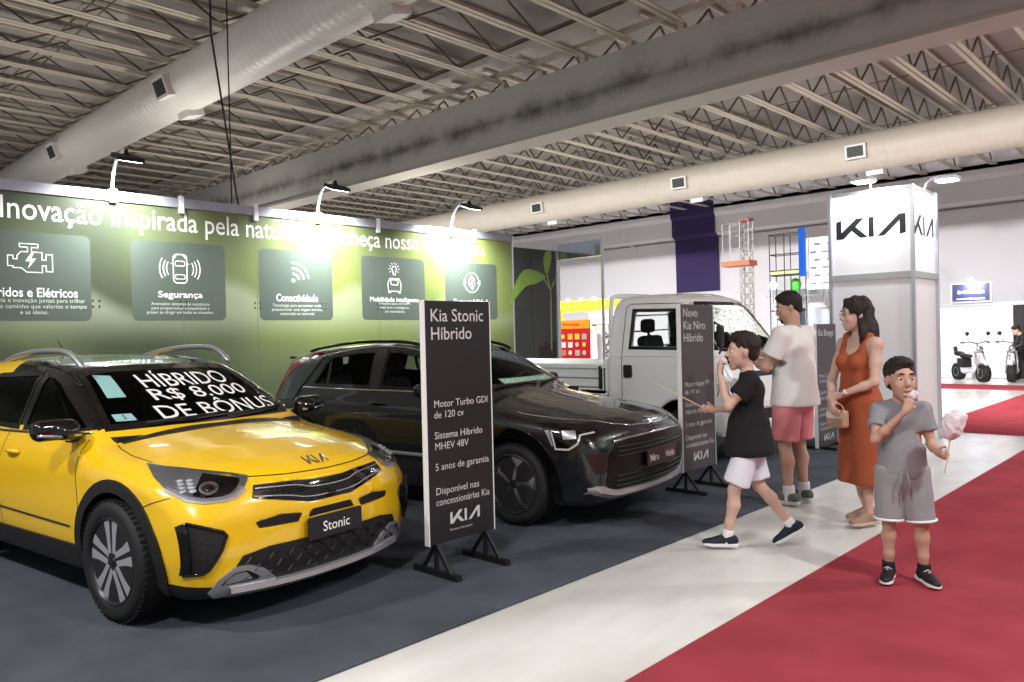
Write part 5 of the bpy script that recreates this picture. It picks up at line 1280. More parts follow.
def hand_sdf(S, w, d, n, b, curl, s, thumb=.5, k=.006, spread=.02):
    """w wrist, d pointing direction, n the way the palm faces, b towards the thumb"""
    d = nrm(np.array(d, float)); n = nrm(np.array(n, float) - d * np.dot(n, d)); b = nrm(np.array(b, float) - d * np.dot(b, d) - n * np.dot(b, n))
    w = np.array(w, float)
    S.cone(w - d * .01 * s, w + d * .03 * s, .021 * s, .026 * s, .015, flat=(n, .62)); S.cone(w + d * .03 * s, w + d * .075 * s, .030 * s, .036 * s, .012, flat=(n, .42))
    S.cone(w + d * .02 * s + b * .018 * s, w + d * .05 * s + b * .026 * s + n * .006 * s, .016 * s, .015 * s, .012)
    for i in range(4):
        q = w + d * (.078 + (.002, .006, .003, -.006)[i]) * s + b * (.030 - .0195 * i) * s
        L = (.070, .078, .072, .056)[i] * s; dd = nrm(d + b * spread * (1.5 - i)); c = curl if not isinstance(curl, (list, tuple)) else curl[i]
        for j, (fl, a) in enumerate(((.46, .75), (.30, 1.1), (.24, .8))):
            dd = rotv(dd, np.cross(d, n), c * a); q2 = q + dd * L * fl
            S.cone(q, q2, (.0098 - .0012 * j) * s, (.0090 - .0012 * j) * s, k * .6); q = q2
    q = w + d * .028 * s + b * .030 * s + n * .006 * s; dd = nrm(d * .75 + b * .75 + n * thumb)
    for j, L in enumerate((.036, .030)):
        q2 = q + dd * L * s; S.cone(q, q2, (.0125 - .0015 * j) * s, (.0108 - .002 * j) * s, k); q = q2; dd = nrm(dd + n * thumb * .7 + d * .3 - b * thumb * .5)
def shoe(t, a, fwd, s, mu, ms, nm='shoe', up=None, heel=0.0, lift=0.0, ml=None):
    """a = ankle joint; fwd = toe direction (may point down), s = foot length"""
    f = nrm(np.array(fwd, float)); side = nrm(np.cross(vec(0, 0, 1), f)); u = np.cross(f, side); a = np.array(a, float); L = s
    M = np.stack([f, side, u], 1)
    base = a - u * .078 * (L / .26)
    def P(x, y, z): return base + M @ (vec(x, y, z) * L / .26)
    k = L / .26; lo = np.minimum(P(-.1, 0, 0), P(.22, 0, 0)) - .12 * k; hi = np.maximum(P(-.1, 0, 0), P(.22, 0, 0)) + .2 * k
    S = Sdf(lo, hi, .006)
    S.ell(P(-.02, 0, .045), vec(.062, .038, .05) * k, .02, 'add', M); S.ell(P(.11, 0, .028), vec(.085, .044, .034) * k, .03, 'add', M); S.cone(P(.0, 0, .062), P(.08, 0, .042), .040 * k, .034 * k, .02)
    S.cone(P(-.01, 0, .05), P(-.012, 0, .085), .042 * k, .041 * k, .01)
    cutlocal(S, P(-.01, 0, .086), u, .1 * k); S.cut(P(0, 0, .018), -u)
    o = S.mesh(nm, mu, t)
    out = [(-.083, 0), (-.075, .030), (-.04, .040), (.03, .036), (.09, .046), (.14, .044), (.175, .028), (.188, 0), (.175, -.026), (.14, -.042), (.09, -.044), (.03, -.036), (-.04, -.040), (-.075, -.030)]
    pts = smoothline(out, 3, True); R = Matrix(M.tolist()).to_4x4(); R.translation = Vector(base)
    n = len(pts); v = []; 
    for sc_, z in ((.93, .0), (1.0, .006), (1.0, .020), (.97, .026)):
        for x, y in pts: v.append(R @ (Vector((.05 + (x - .05) * sc_, y * sc_, z + (.012 if x > .15 else 0) * (z < .005))) * k))
    fc = [tuple(reversed(range(n))), tuple(range(3 * n, 4 * n))] + [(r * n + i, r * n + (i + 1) % n, (r + 1) * n + (i + 1) % n, (r + 1) * n + i) for r in range(3) for i in range(n)]
    mk('sole', v, fc, ms, o, 40)
    la = MB()
    for i in range(5):
        x = .045 + .022 * i; z = .094 - .011 * i; la.tube([R @ (Vector((x, -.026, z - .016)) * k), R @ (Vector((x + .004, 0, z - .001)) * k), R @ (Vector((x, .026, z - .016)) * k)], .0035 * k, 5)
    la.build('laces', ml or ms, o, True)
    return o
def socket(t, a, u, r, h, m):
    S = Sdf(np.array(a) - .1, np.array(a) + .16, .006); a = np.array(a, float); u = nrm(np.array(u, float))
    S.cone(a - u * .03, a + u * h, r * 1.02, r, .005); cutlocal(S, a + u * h, u, .08); return S.mesh('sock', m, t)
M_EYE = mat('eye_white', (226, 222, 216), .25); M_IRIS = mat('iris_dark', (30, 20, 16), .15); M_HAIR = mat('black_hair', (36, 29, 26), .5, bump=1.0, bscale=110, spec=.4, vary=.35, vscale=60)
M_SKIN = mat('olive_skin', (202, 166, 150), .55, vary=.05, vscale=8); M_SKIN2 = mat('tanned_skin', (186, 148, 128), .55, vary=.05, vscale=8); M_SKIN3 = mat('fair_skin', (206, 170, 154), .55, vary=.05, vscale=8)
M_LIP = mat('lip', (168, 92, 86), .4)
M_SOCK = mat('white_sock', (224, 224, 226), .9); M_FLOSS = mat('candy_floss', (238, 226, 232), .95, bump=1.0, bscale=120); M_STICK = mat('candy_stick', (214, 196, 160), .6)

def limb(S, pts, rs, k=.02, flat=None):
    for i in range(len(pts) - 1): S.cone(pts[i], pts[i + 1], rs[i], rs[i + 1], k, flat=flat)
def legs(S, J, q, sides=('L', 'R')):
    for sd in sides:
        hip, kn, an = J['hip' + sd], J['kn' + sd], J['an' + sd]; mid = hip * .5 + kn * .5; cal = kn * .68 + an * .32
        limb(S, [hip, mid, kn], [.078 * q, .066 * q, .048 * q]); back = nrm(np.cross(np.cross(kn - an, J['fwd' + sd]), kn - an)) if 'fwd' + sd in J else vec(1, 0, 0)
        limb(S, [kn, cal - back * .012 * q, kn * .3 + an * .7, an], [.047 * q, .050 * q, .036 * q, .030 * q])
        S.cone(an, an - vec(0, 0, .03), .03 * q, .03 * q, .01)
def arm(S, J, sd, q, thick=1.0):
    sh, el, wr = J['sh' + sd], J['el' + sd], J['wr' + sd]
    limb(S, [sh, sh * .5 + el * .5, el], [.050 * q * thick, .044 * q * thick, .036 * q * thick]); limb(S, [el, el * .7 + wr * .3, wr], [.036 * q * thick, .037 * q * thick, .022 * q])
def torso(S, J, q, wide=1.0, belly=0.0, k=.05):
    pe, ch, ne = J['pelvis'], J['chest'], J['neck']; f = J['f']; side = J['s']
    for sg in (-1, 1):
        S.cone(pe + side * sg * .055 * q, pe * .5 + ch * .5 + side * sg * .045 * q, .098 * q, .092 * q, k, flat=(f, .95)); S.cone(pe * .5 + ch * .5 + side * sg * .045 * q, ch + side * sg * .062 * q * wide, .092 * q, .100 * q, k, flat=(f, .95))
    for sd in 'LR':
        S.cone(ch + vec(0, 0, .03 * q), J['sh' + sd], .085 * q, .052 * q, k); S.cone(J['neck'] - vec(0, 0, .015), J['sh' + sd] + vec(0, 0, .01), .045 * q, .045 * q, k)
    if belly: S.ell(pe * .55 + ch * .45 + f * .045 * q, vec(.10, .13, .14) * q * belly, .05)

def bounds(J, pad=.26):
    P = np.array([v for k_, v in J.items() if isinstance(v, np.ndarray) and k_ not in ('f', 's', 'fwdL', 'fwdR') and v.shape == (3,)]); return P.min(0) - pad, P.max(0) + pad

# ---- short hair
def short_hair(t, P, M, s, body, m=None, puff=1.0, top=0.0):
    c = P(0, 0, 0); S = Sdf(c - .17 * s, c + .19 * s, .005)
    def e(p, r, k=.01, mode='add'): S.ell(P(*p), vec(*r) * s, k * s, mode, M)
    e((-.019, 0, .052), (.100 * puff, .083 * puff, .090 * puff)); e((.02, 0, .098), (.070, .062, .034 + top), .02); e((-.055, 0, -.01), (.052, .066, .06), .02)
    e((.112, 0, .012), (.062, .084, .066), .006, 'sub'); e((.055, .0, -.07), (.075, .10, .085), .008, 'sub'); e((-.03, 0, -.115), (.12, .10, .05), .008, 'sub'); S.wob(.0035, 120)
    for y in (-1, 1): e((.0, y * .088, -.012), (.024, .022, .036), .004, 'sub')
    return S.mesh('hair', m or M_HAIR, body)

# ================================================================= boy in black shirt, walking in profile
def boy_black():
    t = thing('person', 'boy in black t-shirt and white shorts walking while eating candy floss', 'person', (-2.53, 4.97, 0), math.atan2(-.69, -.72) - RAD(14))
    q = .86; f = vec(1, 0, 0)
    J = dict(pelvis=vec(-.01, 0, .74), chest=vec(-.025, 0, 1.06), neck=vec(-.01, 0, 1.205), shL=vec(-.02, .150, 1.150), shR=vec(-.02, -.150, 1.150),
             elL=vec(.13, .19, .985), wrL=vec(.180, .075, 1.205), elR=vec(.04, -.19, .93), wrR=vec(.22, -.13, .935),
             hipL=vec(-.01, .078, .72), hipR=vec(-.01, -.078, .72), knL=vec(.10, .078, .40), anL=vec(.15, .07, .080), knR=vec(-.07, -.08, .41), anR=vec(-.28, -.07, .140), f=f, s=vec(0, 1, 0))
    # near leg (his right is away; camera sees his left side): the front foot is planted, the rear foot pushes off
    S = Sdf(*[a for a in bounds(J)], .0085)
    torso(S, J, q * .9); legs(S, J, q)
    for sd in 'LR': arm(S, J, sd, q * .88)
    M = headrot(RAD(10), RAD(2)); hc = vec(.02, 0, 1.350); s = 1.02
    S.cone(J['neck'] - vec(0, 0, .03), hc + vec(-.02, 0, -.05), .052 * q, .050 * q, .02)
    P = head_sdf(S, hc, M, s, 1.0)
    hand_sdf(S, J['wrL'], (.02, -.25, 1), (-.85, -.3, .0), (-.35, .6, .3) if False else (.1, -1, 0), [.75, .8, .9, 1.0], .80, .9)
    hand_sdf(S, J['wrR'], (1, .10, .05), (0, .9, .2), (0, -.1, 1), [1.0, 1.05, 1.1, 1.15], .80, .8)
    b = S.mesh('body', M_SKIN, t); eyes(t, P, M, s, b); short_hair(t, P, M, s, b, puff=1.0, top=.008)
    C_ = Sdf(*bounds(J), .010); J2 = dict(J)
    torso(C_, J2, q * 1.08); C_.cone(J['pelvis'] + vec(0, 0, -.06), J['pelvis'] + vec(0, 0, .1), .180, .152, .04, flat=(f, .95))
    for sd in 'LR':
        C_.cone(J['sh' + sd], J['sh' + sd] * .35 + J['el' + sd] * .65, .066, .068, .02); cutlocal(C_, J['sh' + sd] * .42 + J['el' + sd] * .58, J['el' + sd] - J['sh' + sd], .10)
    C_.wob(.003, 26); C_.cut((0, 0, .635), (-.05, 0, -1)); C_.ell(J['neck'] + vec(.015, 0, .045), (.062, .062, .05), .005, 'sub'); C_.cut((0, 0, 1.245), (0, 0, 1))
    C_.mesh('t_shirt', mat('black_cotton', (22, 22, 25), .9), t)
    D = Sdf(vec(-.5, -.35, .3), vec(.45, .35, .95), .010); W = mat('white_shorts_cloth', (222, 222, 232), .9)
    for sd in 'LR':
        k2 = J['hip' + sd] * .10 + J['kn' + sd] * .90; D.cone(J['hip' + sd] + vec(0, 0, .02), k2, .082, .092, .03); cutlocal(D, J['hip' + sd] * .14 + J['kn' + sd] * .86, J['kn' + sd] - J['hip' + sd], .16)
    D.cone(J['pelvis'], J['pelvis'] + vec(0, 0, .03), .115, .11, .04, flat=(f, .85)); D.cut((0, 0, .80), (0, 0, 1)); D.wob(.003, 30, 1, 1.0); D.mesh('shorts', W, t)
    nv = mat('navy_shoe', (24, 28, 44), .7)
    shoe(t, J['anL'], (1, .05, 0), .232, nv, M_SOCK, ml=nv); shoe(t, J['anR'], (.86, 0, -.52), .232, nv, M_SOCK, ml=nv)
    socket(t, J['anL'], (-.2, 0, 1), .037, .045, M_SOCK); socket(t, J['anR'], (.6, 0, .8), .037, .045, M_SOCK)
    st = MB().tube([(.22, -.16, .90), (.29, -.12, .945), (.62, .06, 1.14)], [.005, .005, .003], 6).build('candy_stick', M_STICK); 
    st.matrix_world = t_mat(t); tag(st, 'long thin stick held out by the boy in black', 'stick')
    F_ = Sdf(vec(.08, -.07, 1.20), vec(.24, .12, 1.36), .005); F_.ell((.148, .035, 1.283), (.024, .026, .022), .01); F_.ell((.158, .04, 1.30), (.018, .018, .016), .01); F_.wob(.004, 160)
    o = F_.mesh('candy_floss', M_FLOSS); o.matrix_world = t_mat(t); tag(o, 'small white tuft of candy floss at the mouth of the boy in black', 'sweet')
def t_mat(t): return Matrix.Translation(t.location) @ t.rotation_euler.to_matrix().to_4x4() @ Matrix.Scale(t.scale[0], 4)

# ================================================================= boy in grey, facing the viewer
def boy_grey():
    t = thing('person', 'small boy in grey t-shirt and grey shorts facing us, eating candy floss', 'person', (-1.49, 4.83, 0), RAD(-66))
    q = .76; f = vec(1, 0, 0)
    J = dict(pelvis=vec(0, 0, .66), chest=vec(-.01, 0, .93), neck=vec(0, 0, 1.055), shL=vec(-.01, .115, 1.005), shR=vec(-.01, -.115, 1.005),
             elL=vec(.02, .155, .81), wrL=vec(.15, .165, .78), elR=vec(.11, -.150, .845), wrR=vec(.165, .005, 1.020),
             hipL=vec(0, .07, .63), hipR=vec(0, -.07, .63), knL=vec(.015, .095, .35), anL=vec(0, .105, .075), knR=vec(.01, -.075, .35), anR=vec(-.01, -.08, .075), f=f, s=vec(0, 1, 0))
    S = Sdf(*bounds(J), .0078)
    torso(S, J, q * .9); legs(S, J, q)
    for sd in 'LR': arm(S, J, sd, q * .9)
    M = headrot(RAD(14), RAD(4)); hc = vec(.02, 0, 1.185); s = 1.0
    S.cone(J['neck'] - vec(0, 0, .03), hc + vec(-.02, 0, -.05), .040, .040, .02)
    P = head_sdf(S, hc, M, s, 1.1)
    hand_sdf(S, J['wrR'], (-.15, .35, 1), (-.9, .1, .2), (.1, 1, -.1), [.9, .95, 1.0, 1.0], .72, .8)
    hand_sdf(S, J['wrL'], (.9, .25, -.05), (-.2, .1, -1) if False else (-.6, .5, .3), (.2, 0, 1), [1.15, 1.2, 1.2, 1.25], .72, .9)
    b = S.mesh('body', M_SKIN2, t); eyes(t, P, M, s, b); short_hair(t, P, M, s, b, puff=.99)
    G = mat('grey_cotton', (136, 137, 142), .9, vary=.04, vscale=14); G2 = mat('grey_jersey', (142, 142, 146), .9, vary=.04, vscale=14)
    C_ = Sdf(*bounds(J), .009); torso(C_, J, q * 1.02); C_.cone(J['pelvis'] + vec(0, 0, .0), J['pelvis'] + vec(0, 0, .12), .130, .118, .04, flat=(f, .80))
    for sd in 'LR':
        C_.cone(J['sh' + sd], J['sh' + sd] * .3 + J['el' + sd] * .7, .050, .053, .015); cutlocal(C_, J['sh' + sd] * .40 + J['el' + sd] * .60, J['el' + sd] - J['sh' + sd], .09)
    C_.wob(.003, 30); C_.cut((0, 0, .61), (0, 0, -1)); C_.ell(J['neck'] + vec(.012, 0, .045), (.055, .055, .05), .005, 'sub'); C_.cut((0, 0, 1.085), (0, 0, 1))
    sh = C_.mesh('t_shirt', G, t)
    D = Sdf(vec(-.3, -.32, .2), vec(.3, .32, .8), .009)
    for sd in 'LR':
        D.cone(J['hip' + sd] + vec(0, 0, .02), J['kn' + sd] + vec(0, 0, -.03), .082, .080, .025); cutlocal(D, J['kn' + sd] + vec(0, 0, .02), J['kn' + sd] - J['hip' + sd], .19)
    D.cone(J['pelvis'] - vec(0, 0, .02), J['pelvis'] + vec(0, 0, .03), .115, .11, .04, flat=(f, .85)); D.cut((0, 0, .69), (0, 0, 1)); D.wob(.003, 34, 1, 2.0); so = D.mesh('shorts', G2, t)
    for sd in 'LR':
        E_ = Sdf(J['kn' + sd] - .13, J['kn' + sd] + .13, .006); a = J['kn' + sd] + vec(0, 0, .03); E_.cone(a, a - vec(0, 0, .05), .0855, .0845, .005); cutlocal(E_, J['kn' + sd] + vec(0, 0, .012), J['kn' + sd] - J['hip' + sd], .3); E_.cut(J['kn' + sd] + vec(0, 0, .028), J['hip' + sd] - J['kn' + sd]); E_.mesh('hem', M_SOCK, so)
    dr = MB()
    for y in (-.014, .014): dr.tube([(.112, y, .66), (.118, y * 1.6, .60), (.112, y * 2.0, .53)], .004, 6)
    dr.build('drawstring', G, so, True)
    bk = mat('black_trainer', (22, 22, 26), .6)
    shoe(t, J['anL'], (1, .35, 0), .215, bk, M_SOCK); shoe(t, J['anR'], (1, -.25, 0), .215, bk, M_SOCK)
    for sd in 'LR': socket(t, J['an' + sd], (0, 0, 1), .036, .04, bk)
    T = t_mat(t)
    F_ = Sdf(vec(.06, -.09, 1.03), vec(.24, .12, 1.18), .005); F_.ell((.140, .045, 1.105), (.022, .026, .022), .01); F_.ell((.145, .055, 1.12), (.016, .018, .016), .01); F_.wob(.004, 160)
    o = F_.mesh('candy_floss', M_FLOSS); o.matrix_world = T; tag(o, 'white tuft of candy floss at the mouth of the boy in grey', 'sweet')
    F_ = Sdf(vec(.08, .08, .76), vec(.42, .40, 1.12), .007); F_.ell((.235, .225, .95), (.050, .056, .070), .03); F_.ell((.245, .25, .995), (.04, .043, .04), .03); F_.ell((.225, .21, .91), (.030, .032, .04), .03); F_.wob(.006, 110)
    o = F_.mesh('candy_floss', M_FLOSS); o.matrix_world = T; tag(o, 'big fluffy pale candy floss in the left hand of the boy in grey', 'sweet')
    st = MB().tube([(.222, .185, .68), (.235, .22, .92)], .004, 6).build('holder_stick', M_STICK, o)

# ================================================================= man in white shirt, seen from behind his left
def man():
    t = thing('person', 'man in white t-shirt and pink shorts holding up a phone beside the truck', 'person', (-2.86, 6.48, 0), RAD(176)); t.scale = (1.025,) * 3
    q = 1.06; f = vec(1, 0, 0)
    J = dict(pelvis=vec(-.01, 0, .93), chest=vec(-.02, 0, 1.29), neck=vec(.0, 0, 1.47), shL=vec(-.01, .205, 1.41), shR=vec(-.01, -.205, 1.41),
             elL=vec(.10, .27, 1.15), wrL=vec(.33, .14, 1.24), elR=vec(.10, -.26, 1.16), wrR=vec(.33, -.10, 1.24),
             hipL=vec(0, .10, .90), hipR=vec(0, -.10, .90), knL=vec(.03, .12, .49), anL=vec(.0, .12, .09), knR=vec(.02, -.10, .49), anR=vec(-.02, -.10, .09), f=f, s=vec(0, 1, 0))
    S = Sdf(*bounds(J), .010)
    torso(S, J, q, 1.2, .9); legs(S, J, q * 1.05)
    for sd in 'LR': arm(S, J, sd, q * 1.12)
    M = headrot(RAD(38), RAD(-12)); hc = vec(.03, 0, 1.64); s = 1.02
    S.cone(J['neck'] - vec(0, 0, .03), hc + vec(-.025, 0, -.06), .066, .062, .02)
    P = head_sdf(S, hc, M, s)
    hand_sdf(S, J['wrL'], (.8, -.5, .25), (.1, -.5, .6), (.2, .3, 1), [.55, .6, .65, .7], 1.0, .5)
    hand_sdf(S, J['wrR'], (.8, .5, .25), (.1, .5, .6), (.2, -.3, 1), [.55, .6, .65, .7], 1.0, .5)
    b = S.mesh('body', M_SKIN2, t); eyes(t, P, M, s, b); short_hair(t, P, M, s, b, puff=1.01)
    c = P(0, 0, 0); B_ = Sdf(c - .17, c + .15, .006); B_.ell(P(.036, 0, -.066), vec(.056, .052, .044), .02, 'add', M); B_.ell(P(.07, 0, -.1), vec(.022, .028, .022), .02, 'add', M); B_.ell(P(.02, 0, -.04), vec(.055, .066, .05), .02, 'add', M)
    B_.ell(P(.10, 0, -.02), vec(.05, .05, .042), .006, 'sub', M); B_.ell(P(.0, 0, .055), vec(.12, .1, .085), .006, 'sub', M); B_.ell(P(-.07, 0, -.06), vec(.06, .09, .09), .006, 'sub', M); B_.mesh('beard', M_HAIR, b)
    C_ = Sdf(*bounds(J), .012); torso(C_, J, q * 1.12, 1.2, .9); C_.cone(J['pelvis'] - vec(0, 0, .08), J['pelvis'] + vec(0, 0, .16), .225, .195, .05, flat=(f, .84))
    for sd in 'LR':
        C_.cone(J['sh' + sd], J['sh' + sd] * .3 + J['el' + sd] * .7, .080, .088, .03); cutlocal(C_, J['sh' + sd] * .34 + J['el' + sd] * .66, J['el' + sd] - J['sh' + sd], .13)
    C_.wob(.004, 20); C_.cut((0, 0, .82), (0, 0, -1)); C_.ell(J['neck'] + vec(.02, 0, .05), (.08, .082, .055), .006, 'sub'); C_.cut((0, 0, 1.52), (0, 0, 1))
    C_.mesh('t_shirt', mat('white_cotton', (226, 224, 222), .9), t)
    D = Sdf(vec(-.4, -.4, .35), vec(.4, .4, 1.1), .012)
    for sd in 'LR':
        D.cone(J['hip' + sd] + vec(0, 0, .02), J['kn' + sd], .118, .112, .03); cutlocal(D, J['hip' + sd] * .10 + J['kn' + sd] * .90, J['kn' + sd] - J['hip' + sd], .20)
    D.cone(J['pelvis'] - vec(0, 0, .02), J['pelvis'] + vec(0, 0, .03), .155, .15, .05, flat=(f, .85)); D.cut((0, 0, .90), (0, 0, 1)); D.wob(.003, 24, 1, 2.0); D.mesh('shorts', mat('pink_chino', (204, 124, 130), .9), t)
    ol = mat('olive_trainer', (92, 104, 88), .8)
    shoe(t, J['anL'], (1, .12, 0), .285, ol, mat('pale_sole', (206, 204, 196), .6)); shoe(t, J['anR'], (1, -.2, 0), .285, ol, bpy.data.materials['pale_sole'])
    for sd in 'LR': socket(t, J['an' + sd], (0, 0, 1), .048, .07, M_SOCK)
    R = Matrix.Translation((.44, 0, 1.335)) @ Matrix.Rotation(RAD(-18), 4, 'Y')
    ph = MB().rbox((-.038, -.078, -.005), (.038, .078, .005), .01, R @ Matrix.Rotation(PI / 2, 4, 'Y')).build('phone', M_BLACK); ph.matrix_world = t_mat(t); tag(ph, 'dark phone held up sideways by the man in the white t-shirt', 'phone')

# ================================================================= woman in the orange dress
def woman():
    t = thing('person', 'woman with long dark hair in a sleeveless orange dress and beige shoes', 'person', (-2.17, 6.08, 0), RAD(240)); t.scale = (1.03,) * 3
    q = .96; f = vec(1, 0, 0)
    J = dict(pelvis=vec(0, 0, .90), chest=vec(-.01, 0, 1.22), neck=vec(-.01, 0, 1.385), shL=vec(-.01, .165, 1.325), shR=vec(-.01, -.165, 1.325),
             elL=vec(.05, .215, 1.06), wrL=vec(.22, .06, .965), elR=vec(.07, -.205, 1.07), wrR=vec(.24, -.02, .90),
             hipL=vec(0, .08, .88), hipR=vec(0, -.08, .88), knL=vec(.02, .07, .48), anL=vec(.0, .08, .085), knR=vec(.02, -.07, .48), anR=vec(-.10, -.06, .085), f=f, s=vec(0, 1, 0))
    S = Sdf(*bounds(J), .0095)
    torso(S, J, q * .9); legs(S, J, q * .92)
    for sd in 'LR': arm(S, J, sd, q * .92)
    M = headrot(RAD(-18), RAD(0)); hc = vec(.02, 0, 1.545); s = .98
    S.cone(J['neck'] - vec(0, 0, .03), hc + vec(-.02, 0, -.06), .047, .045, .02)
    P = head_sdf(S, hc, M, s, 0, .9)
    hand_sdf(S, J['wrL'], (.5, -.8, -.35), (-.8, -.3, -.2), (.3, .2, 1), [.5, .55, .6, .6], .88, .4)
    hand_sdf(S, J['wrR'], (.35, .7, -.5), (-.9, .2, -.2), (.3, .2, 1), [.5, .55, .6, .6], .88, .4)
    b = S.mesh('body', M_SKIN3, t); eyes(t, P, M, s, b)
    OR = mat('burnt_orange_cloth', (164, 84, 52), .85, vary=.05, vscale=10)
    C_ = Sdf(vec(-.4, -.4, .25), vec(.45, .4, 1.5), .010)
    C_.cone((0, .055, .9), (-.0, .042, 1.08), .108, .090, .04); C_.cone((0, -.055, .9), (-.0, -.042, 1.08), .108, .090, .04)
    for sg in (-1, 1):
        C_.cone((0, sg * .042, 1.08), (-.01, sg * .062, 1.22), .090, .094, .04); C_.ell((.078, sg * .065, 1.20), (.055, .058, .06), .04)
        C_.cone((0, sg * .055, .90), (-.015, sg * .065, .26), .116, .128, .05)
        C_.tube_ = None
        C_.cone((.04, sg * .095, 1.27), (-.005, sg * .105, 1.385), .040, .036, .02); C_.cone((-.005, sg * .105, 1.385), (-.07, sg * .09, 1.27), .036, .045, .02)
    C_.cone((-.01, 0, 1.18), (-.01, 0, 1.25), .10, .09, .04, flat=(f, .9)); C_.wob(.003, 22)
    C_.cut((0, 0, .30), (0, 0, -1)); C_.ell((.10, 0, 1.335), (.09, .075, .075), .01, 'sub'); C_.mesh('dress', OR, t)
    c = P(0, 0, 0); H = Sdf(c - vec(.30, .28, .42), c + vec(.26, .26, .18), .006)
    def e(p, r, k=.02, mode='add'): H.ell(P(*p), vec(*r) * s, k * s, mode, M)
    e((-.020, 0, .055), (.106, .092, .094)); e((-.06, 0, -.02), (.075, .090, .10), .03); e((-.085, 0, -.13), (.080, .120, .12), .03); e((-.085, .04, -.25), (.065, .10, .10), .03); e((-.09, -.05, -.23), (.06, .07, .10), .03); e((-.02, .085, -.13), (.04, .035, .10), .03); e((-.02, -.085, -.13), (.04, .035, .10), .03); e((.035, 0, .105), (.055, .055, .028))
    e((.115, 0, -.01), (.068, .062, .090), .01, 'sub'); e((.075, 0, -.12), (.06, .06, .08), .01, 'sub'); H.wob(.008, 60, 1, 3.0); H.mesh('hair', M_HAIR, b)
    g = MB()
    for y in (-.031, .031): g.tube([P(.099, y + .019 * math.cos(a), .005 + .014 * math.sin(a)) for a in [2 * PI * k / 14 for k in range(14)]], .0015, 5, closed=True)
    for y in (-1, 1): g.tube([P(.097, y * .05, .008), P(.0, y * .082, .008)], .0015, 5)
    g.tube([P(.101, -.012, .008), P(.101, .012, .008)], .0015, 5); g.build('glasses', M_BLACK, b, True)
    bg = mat('beige_suede', (150, 124, 108), .85)
    shoe(t, J['anL'], (1, .05, 0), .245, bg, mat('beige_sole', (196, 172, 150), .7)); shoe(t, J['anR'], (1, -.05, 0), .245, bg, bpy.data.materials['beige_sole'])
    T = t_mat(t); w = J['wrL'] * .9 + J['elL'] * .1; d = nrm(J['wrL'] - J['elL'])
    R = Matrix.Translation(Vector(w)) @ Vector(d).to_track_quat('Z', 'Y').to_matrix().to_4x4()
    wt = MB().lathe([(.0245, -.009), (.0265, -.009), (.0265, .009), (.0245, .009)], 24, R, closed=True).build('watch_strap', mat('rose_gold', (206, 160, 140), .3, metal=.8), b, 40)
    MB().lathe([(0, .006), (.017, .006), (.019, 0), (.019, -.006)], 20, Matrix.Translation(Vector(w) + Vector((.0, .02, .016))) @ Vector((0, .8, .6)).to_track_quat('Z', 'Y').to_matrix().to_4x4()).build('watch_face', M_WHITE, wt, 40)
    # handbag
    B_ = Sdf(vec(.05, -.2, .66), vec(.42, .25, 1.0), .007); B_.box((.195, .0, .790), (.03, .095, .065), .02)
    o = B_.mesh('handbag', mat('tan_leather', (186, 148, 124), .5)); o.matrix_world = T; tag(o, 'small tan handbag held in front of the orange dress', 'bag')
    MB().tube(bez((.195, .07, .845), (.195, .05, .92), (.195, -.05, .92), (.195, -.07, .845), 12), .006, 6).build('handle', bpy.data.materials['tan_leather'], o, True)
    MB().rbox((.2255, -.085, .79), (.2285, .085, .835), .001).build('flap', mat('flap_beige', (224, 210, 196), .5), o)
boy_black(); boy_grey(); man(); woman()
# ================================================================= things beyond the stand
M_PURP = mat('purple_cloth', (56, 44, 88), .85)
pb = thing('wall_banner', 'dark purple cloth banner hanging down the far white wall', 'banner', (-16.5, 28.0, 0))
V = []; F = []
prof = [(-.06, 7.0), (-.06, 6.25), (.05, 6.10), (.06, 5.46), (.30, 5.32), (.33, 3.12)]
for i, (y, z) in enumerate(prof):
    V += [(-1.0, y, z), (1.0, y, z), (-1.0, y + .03, z), (1.0, y + .03, z)]
    if i: b = 4 * i; F += [(b - 4, b - 3, b + 1, b), (b - 2, b + 2, b + 3, b - 1), (b - 4, b, b + 2, b - 2), (b - 3, b - 1, b + 3, b + 1)]
F += [(len(V) - 4, len(V) - 3, len(V) - 1, len(V) - 2)]
mk('cloth', V, F, M_PURP, pb)
# conduit on the wall
struct(MB().tube([(-19.9, 27.9, 6.1), (-19.9, 27.95, 5.45), (-19.5, 28.3, 5.2), (-19.5, 28.3, 4.9)], .03, 6).build('wall_conduit', M_WALL))
# lattice mast with cage and orange band
ms = thing('lattice_mast', 'grey lattice mast with an orange ring standing by the far stands', 'mast', (-10.2, 20.2, 0))
M_GALV = mat('galvanised', (150, 148, 148), .45, metal=.5)
m = MB(); s = .13
for sx in (-1, 1):
    for sy in (-1, 1): m.tube([(sx * s, sy * s, 0), (sx * s, sy * s, 4.55)], .022, 6)
for k in range(15):
    z = .1 + .3 * k
    for a, b in (((-s, -s), (s, -s)), ((s, -s), (s, s)), ((s, s), (-s, s)), ((-s, s), (-s, -s))): m.tube([(a[0], a[1], z), (b[0], b[1], z + .3)], .012, 5); m.tube([(a[0], a[1], z), (b[0], b[1], z)], .012, 5)
m.build('mast_truss', M_GALV, ms)
m = MB(); 
for z in (3.42, 3.8, 4.2, 4.5): m.tube([(-.62, -.2, z), (-.14, -.2, z), (-.14, .2, z), (-.62, .2, z)], .012, 5, closed=True)
for x, y in ((-.62, -.2), (-.62, .2), (-.38, -.2)): m.tube([(x, y, 3.42), (x, y, 4.5)], .012, 5)
m.build('cage', M_GALV, ms)
MB().box((-.66, -.24, 3.30), (.2, .24, 3.44)).build('orange_ring', mat('orange_paint', (180, 92, 64), .6), ms)
